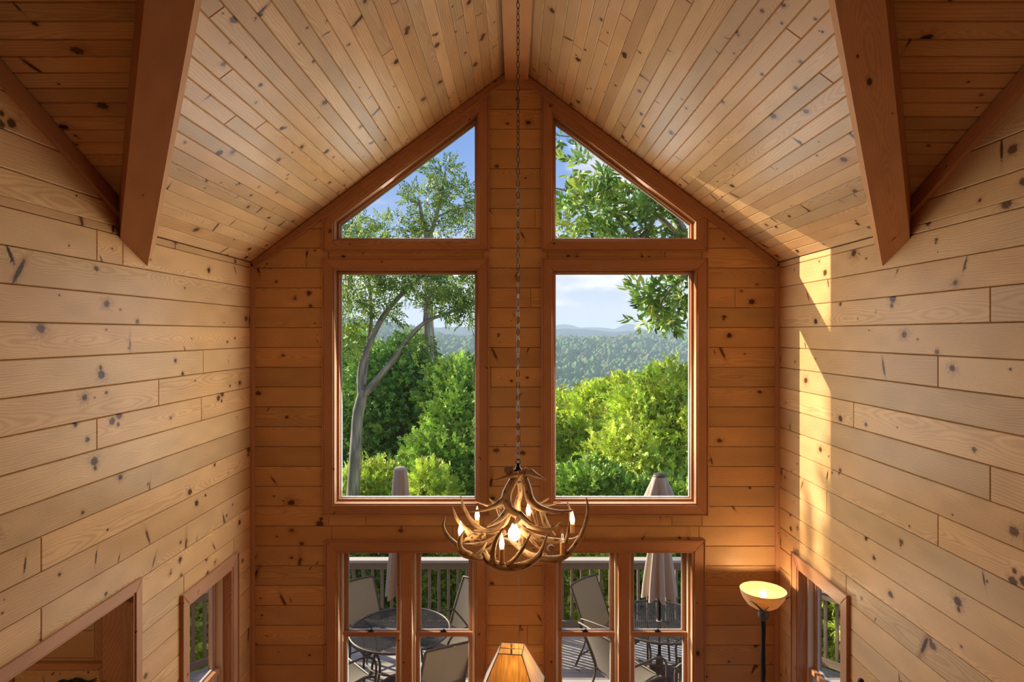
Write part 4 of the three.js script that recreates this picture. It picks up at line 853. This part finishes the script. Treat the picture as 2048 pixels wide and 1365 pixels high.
// tall pale-barked tree in the left window
{
  const D = 12, b = treeBase(700, D);
  tree('forked_tree', 'tall pale-barked forked tree leaning across the left picture window', b,
    [[[[700, 668 + (EYE - b[1]) / D * F, D], [706, 1000, D], [712, 900, D], [716, 830, D], [728, 780, D]], [0.15, 0.13, 0.115, 0.105, 0.1]],
      [[[724, 800, D], [722, 740, D], [742, 680, D], [772, 625, D], [812, 580, D], [850, 548, D], [880, 500, D]], [0.085, 0.065, 0.058, 0.05, 0.04, 0.03, 0.015]],
      [[[728, 790, D], [775, 735, D - 0.2], [815, 680, D - 0.3], [850, 645, D - 0.4], [900, 625, D - 0.4], [960, 600, D - 0.5]], [0.075, 0.058, 0.048, 0.036, 0.024, 0.01]],
      [[[726, 770, D], [735, 700, D + 0.2], [742, 640, D + 0.3], [738, 560, D + 0.4], [720, 480, D + 0.4]], [0.06, 0.045, 0.038, 0.028, 0.012]],
      [[[850, 645, D - 0.4], [855, 600, D - 0.4], [880, 570, D - 0.3]], [0.04, 0.025, 0.01]]],
    [[720, 560, D, 0.6, 0.45, 0.6, 420], [705, 620, D, 0.32, 0.4, 0.4, 200], [790, 545, D, 0.5, 0.35, 0.6, 330], [850, 560, D, 0.5, 0.4, 0.6, 380], [915, 570, D - 0.4, 0.45, 0.35, 0.6, 330], [940, 625, D - 0.4, 0.3, 0.18, 0.4, 140], [890, 610, D - 0.3, 0.4, 0.2, 0.4, 170], [700, 500, D, 0.6, 0.5, 0.7, 300], [775, 620, D, 0.3, 0.18, 0.3, 90], [690, 680, D, 0.25, 0.3, 0.3, 120], [830, 690, D - 0.3, 0.25, 0.12, 0.2, 60]],
    'fine', TONE.bough, 301, 1.0, 0.1);
}
{
  const D = 17, b = treeBase(850, D);
  tree('slender_tree', 'tree top standing against the sky in the left transom window', b,
    [[[[860, 668 + (EYE - b[1]) / D * F, D], [858, 800, D], [856, 600, D], [856, 480, D], [845, 440, D], [838, 400, D]], [0.2, 0.17, 0.13, 0.09, 0.06, 0.03]], [[[856, 480, D], [872, 435, D], [885, 380, D], [892, 330, D]], [0.07, 0.05, 0.035, 0.01]], [[[872, 435, D], [910, 420, D], [945, 415, D]], [0.035, 0.02, 0.008]]],
    [[885, 345, D, 0.5, 0.45, 0.5, 240], [850, 400, D, 0.7, 0.45, 0.6, 300], [920, 400, D, 0.6, 0.45, 0.6, 280], [800, 455, D, 0.75, 0.35, 0.6, 260], [940, 445, D, 0.5, 0.4, 0.5, 200], [870, 460, D, 0.6, 0.3, 0.5, 160], [700, 455, D, 0.6, 0.4, 0.6, 280], [740, 475, D, 0.4, 0.25, 0.5, 120]],
    'fine', TONE.bough, 311, 1.15, 0.1);
}
for (const [name, label, px, D, blobs, kind, tones, seed, sc] of [
  ['broadleaf_tree', 'dense dark green tree behind the forked trunk in the left window', 790, 17, [[770, 780, 17, 1.2, 1.2, 1.4, 1500], [830, 850, 17, 1.3, 1.9, 1.4, 2200], [730, 880, 17, 1.1, 1.6, 1.2, 1500], [800, 980, 17, 2, 1.6, 1.5, 1800], [820, 730, 17.4, 0.8, 0.8, 1, 700]], 'bush', TONE.deep, 321, 1.1],
  ['broadleaf_tree', 'leafy tree filling the lower right corner of the left picture window', 915, 16, [[920, 800, 16, 0.9, 1.0, 1.1, 1100], [940, 880, 15, 1.0, 1.4, 1.2, 1500], [880, 950, 14, 0.9, 1.0, 1, 1100], [960, 980, 14, 1.1, 1.2, 1.2, 1200], [985, 850, 15.5, 0.8, 1.2, 1, 900]], 'bush', TONE.mid, 322, 1.1],
  ['leafy_shrub', 'bright sunlit shrub at the foot of the forked tree', 740, 13, [[745, 985, 13, 0.55, 0.6, 0.8, 800], [690, 1010, 13, 0.6, 0.7, 0.8, 800], [860, 1000, 12.5, 0.5, 0.55, 0.7, 700]], 'bush', TONE.fresh, 323, 0.95],
  ['broadleaf_tree', 'pale green tree at the left edge of the left picture window', 660, 19, [[665, 760, 19, 1.1, 1.5, 1.4, 1400], [650, 880, 18, 1.2, 1.6, 1.4, 1500], [690, 720, 19, 0.7, 0.9, 1, 700]], 'bush', TONE.mid, 324, 1.1],
  ['broadleaf_tree', 'sunlit bushy tree in front of the hills in the right picture window', 1300, 14, [[1350, 800, 14, 0.75, 0.75, 1, 1000], [1290, 850, 14, 0.9, 0.9, 1, 1400], [1370, 900, 13.5, 0.9, 1.1, 1.1, 1500], [1270, 950, 13, 1.0, 1.0, 1.1, 1500], [1350, 1010, 12.5, 1.1, 1.0, 1, 1300], [1420, 850, 14, 0.9, 1.1, 1, 900]], 'bush', TONE.fresh, 331, 1.0],
  ['broadleaf_tree', 'rounded sunlit tree at the middle of the right picture window', 1220, 17, [[1245, 810, 17, 0.65, 0.75, 1, 900], [1190, 850, 17, 0.8, 0.9, 1.1, 1200], [1230, 920, 16.5, 1.1, 1.2, 1.2, 1600], [1160, 900, 16, 0.6, 0.9, 1, 900]], 'bush', TONE.fresh, 332, 1.1],
  ['broadleaf_tree', 'yellow-green tree at the left edge of the right picture window', 1120, 20, [[1120, 850, 20, 0.6, 0.9, 1, 900], [1095, 900, 20, 0.9, 1.3, 1.2, 1200], [1140, 960, 18, 1.1, 1.3, 1.2, 1500]], 'bush', TONE.fresh, 333, 1.15],
  ['leafy_shrub', 'deep green shrub low in the right picture window behind the umbrella', 1250, 11.5, [[1180, 1000, 11.5, 0.8, 0.6, 0.7, 1100], [1270, 1040, 11.3, 0.9, 0.6, 0.7, 1200], [1130, 1010, 12, 0.6, 0.6, 0.7, 800], [1370, 1040, 11.3, 0.8, 0.6, 0.7, 900]], 'bush', TONE.mid, 334, 0.95],
]) {
  const b = treeBase(px, D);
  tree(name, label, b, [[[[px, 668 + (EYE - b[1]) / D * F, D], [px + 4, blobs[0][1] + 190, D], [px + 2, blobs[0][1] + 60, D], [px - 3, blobs[0][1], D]], [0.16, 0.13, 0.08, 0.02]]], blobs, kind, tones, seed, sc);
}
// undergrowth behind the railings, low on the slope
for (const [px, D, label, seed, tones] of [[640, 10.6, 'undergrowth shrub beyond the railing at the far left', 341, 'mid'], [740, 10.4, 'undergrowth shrub beyond the railing behind the left umbrella', 342, 'deep'], [880, 10.5, 'undergrowth shrub beyond the railing right of the left table', 343, 'mid'], [1020, 10.7, 'undergrowth shrub beyond the railing hidden behind the lamp', 344, 'deep'], [1160, 10.4, 'undergrowth shrub beyond the railing left of the right table', 345, 'fresh'], [1300, 10.5, 'undergrowth shrub beyond the railing behind the right umbrella', 346, 'mid'], [1420, 10.7, 'undergrowth shrub beyond the railing at the far right', 347, 'mid']]) {
  const b = treeBase(px, D), blobs = [[px, 1110, D, 0.75, 0.55, 0.5, 800], [px - 20, 1190, D, 0.75, 0.6, 0.5, 800], [px + 20, 1270, D, 0.75, 0.6, 0.5, 700]];
  tree('leafy_shrub', label, b, [[[[px, 668 + (EYE - b[1]) / D * F, D], [px + 3, 1300, D], [px, 1120, D]], [0.06, 0.04, 0.01]]], blobs, 'bush', TONE[tones], seed, 0.9);
}
for (const s of [-1, 1]) { // beyond the side railings
  const t = thing('leafy_shrub', s < 0 ? 'shrub beyond the side railing in the left wall window' : 'shrub beyond the side railing in the right wall window', 'tree', [s * 5.4, -5, -8.5], 0, 'trees beyond the deck');
  mesh('trunk', taper([[0, 0, 0], [0.1, 3, 0], [0, 5, 0]], [0.08, 0.06, 0.02], 8, 4, 0.1, 9), M.bark, t);
  const px = CX + s * 5.4 / 8.5 * F;
  foliage(t, [[px, pxYi(0.9, 8.5), 8.5, 0.8, 0.8, 0.8, 1300], [px, pxYi(0.0, 8.5), 8.5, 0.9, 0.9, 0.9, 1400], [px, pxYi(-1.0, 8.5), 8.5, 0.9, 0.9, 0.9, 1200], [px - s * 130, pxYi(0.6, 9.6), 9.6, 0.8, 0.8, 0.7, 1100], [px - s * 130, pxYi(-0.4, 9.6), 9.6, 0.8, 0.9, 0.7, 1100]], 'bush', TONE.fresh, 350 + s, 0.95);
}
function pxYi(y, d) { return CY + (EYE - y) / d * F; }
// near tree on the right whose boughs hang into the right windows
{
  const D = 9.6, b = treeBase(1600, D);
  tree('overhanging_tree', 'near tree whose leafy boughs hang into the right transom and picture window', b,
    [[[[1600, 668 + (EYE - b[1]) / D * F, D], [1570, 1000, D], [1530, 760, D], [1480, 600, D], [1400, 530, D]], [0.2, 0.18, 0.15, 0.12, 0.09]],
      [[[1410, 535, D], [1330, 505, D], [1278, 480, D], [1245, 450, D], [1225, 420, D]], [0.09, 0.065, 0.05, 0.035, 0.015]],
      [[[1278, 480, D], [1300, 455, D], [1308, 420, D], [1310, 380, D]], [0.045, 0.035, 0.025, 0.01]],
      [[[1225, 430, D], [1200, 400, D], [1205, 340, D]], [0.02, 0.014, 0.006]],
      [[[1400, 530, D], [1300, 420, D + 0.4], [1220, 400, D + 0.5], [1150, 385, D + 0.5], [1090, 372, D + 0.5]], [0.07, 0.04, 0.03, 0.02, 0.008]],
      [[[1400, 530, D], [1300, 350, D + 0.2], [1200, 285, D + 0.3], [1110, 270, D + 0.3]], [0.07, 0.04, 0.02, 0.006]],
      [[[1400, 530, D], [1360, 560, D - 0.2], [1325, 600, D - 0.2], [1310, 650, D - 0.2]], [0.06, 0.035, 0.02, 0.006]]],
    [[1200, 335, D, 0.34, 0.35, 0.5, 85], [1190, 420, D, 0.5, 0.35, 0.5, 170], [1260, 400, D, 0.5, 0.4, 0.5, 170], [1330, 445, D, 0.5, 0.3, 0.5, 130], [1140, 440, D + 0.4, 0.35, 0.35, 0.4, 110], [1240, 460, D, 0.45, 0.2, 0.5, 90], [1120, 268, D + 0.3, 0.16, 0.16, 0.2, 26], [1330, 380, D, 0.4, 0.3, 0.4, 80],
      [1350, 590, D - 0.2, 0.34, 0.3, 0.4, 120], [1315, 625, D - 0.2, 0.24, 0.24, 0.3, 80], [1370, 560, D - 0.2, 0.3, 0.3, 0.4, 90], [1295, 590, D - 0.2, 0.15, 0.14, 0.2, 30], [1460, 560, D, 0.6, 0.5, 0.6, 160], [1500, 450, D, 0.8, 0.6, 0.8, 260]],
    'broad', TONE.mixed, 361, 1.0, 0.1);
}
// trees left of the view: a sparse one dapples the sun through the right windows, a dense one shades the left windows
for (const [x0, label, n, spread, lo, hi, per, seed] of [[1.0, 'sparse tree beyond the left end of the deck that dapples the sunlight', 9, 1.0, 7.4, 9.3, 16, 371], [-1.25, 'dense tree beyond the left end of the deck shading the left windows', 30, 0.5, 7.8, 12.4, 170, 381]]) {
  const t = thing('shade_tree', label, 'tree', [x0 - 11.1, -6, -12.2], 0, 'trees beyond the deck');
  mesh('trunk', taper([[0, 0, 0], [0.2, 5, 0.1], [0, 10, 0], [0.3, hi + 5.6, 0]], [0.25, 0.2, 0.14, 0.03], 9, 5, 0.12, 5), M.bark, t);
  const R = rng(seed), pxl = (x, d) => CX + x / d * F, blobs = [];
  for (let i = 0; i < n; i++) { const d = 11.2 + R() * 2, x = -(d - 6) / 0.56 + x0 + (R() - 0.5) * spread, y = lo + R() * (hi - lo) + (d - 12.2) * 0.89; blobs.push([pxl(x, d), pxYi(y, d), d, 0.7, 0.5, 0.7, per]); }
  foliage(t, blobs, 'bush', TONE.mid, seed + 1, 1.2, 0.1);
}
scene.traverse((o) => { if (o.isMesh) { o.castShadow = true; o.receiveShadow = true; } });
renderer.render(scene, camera);
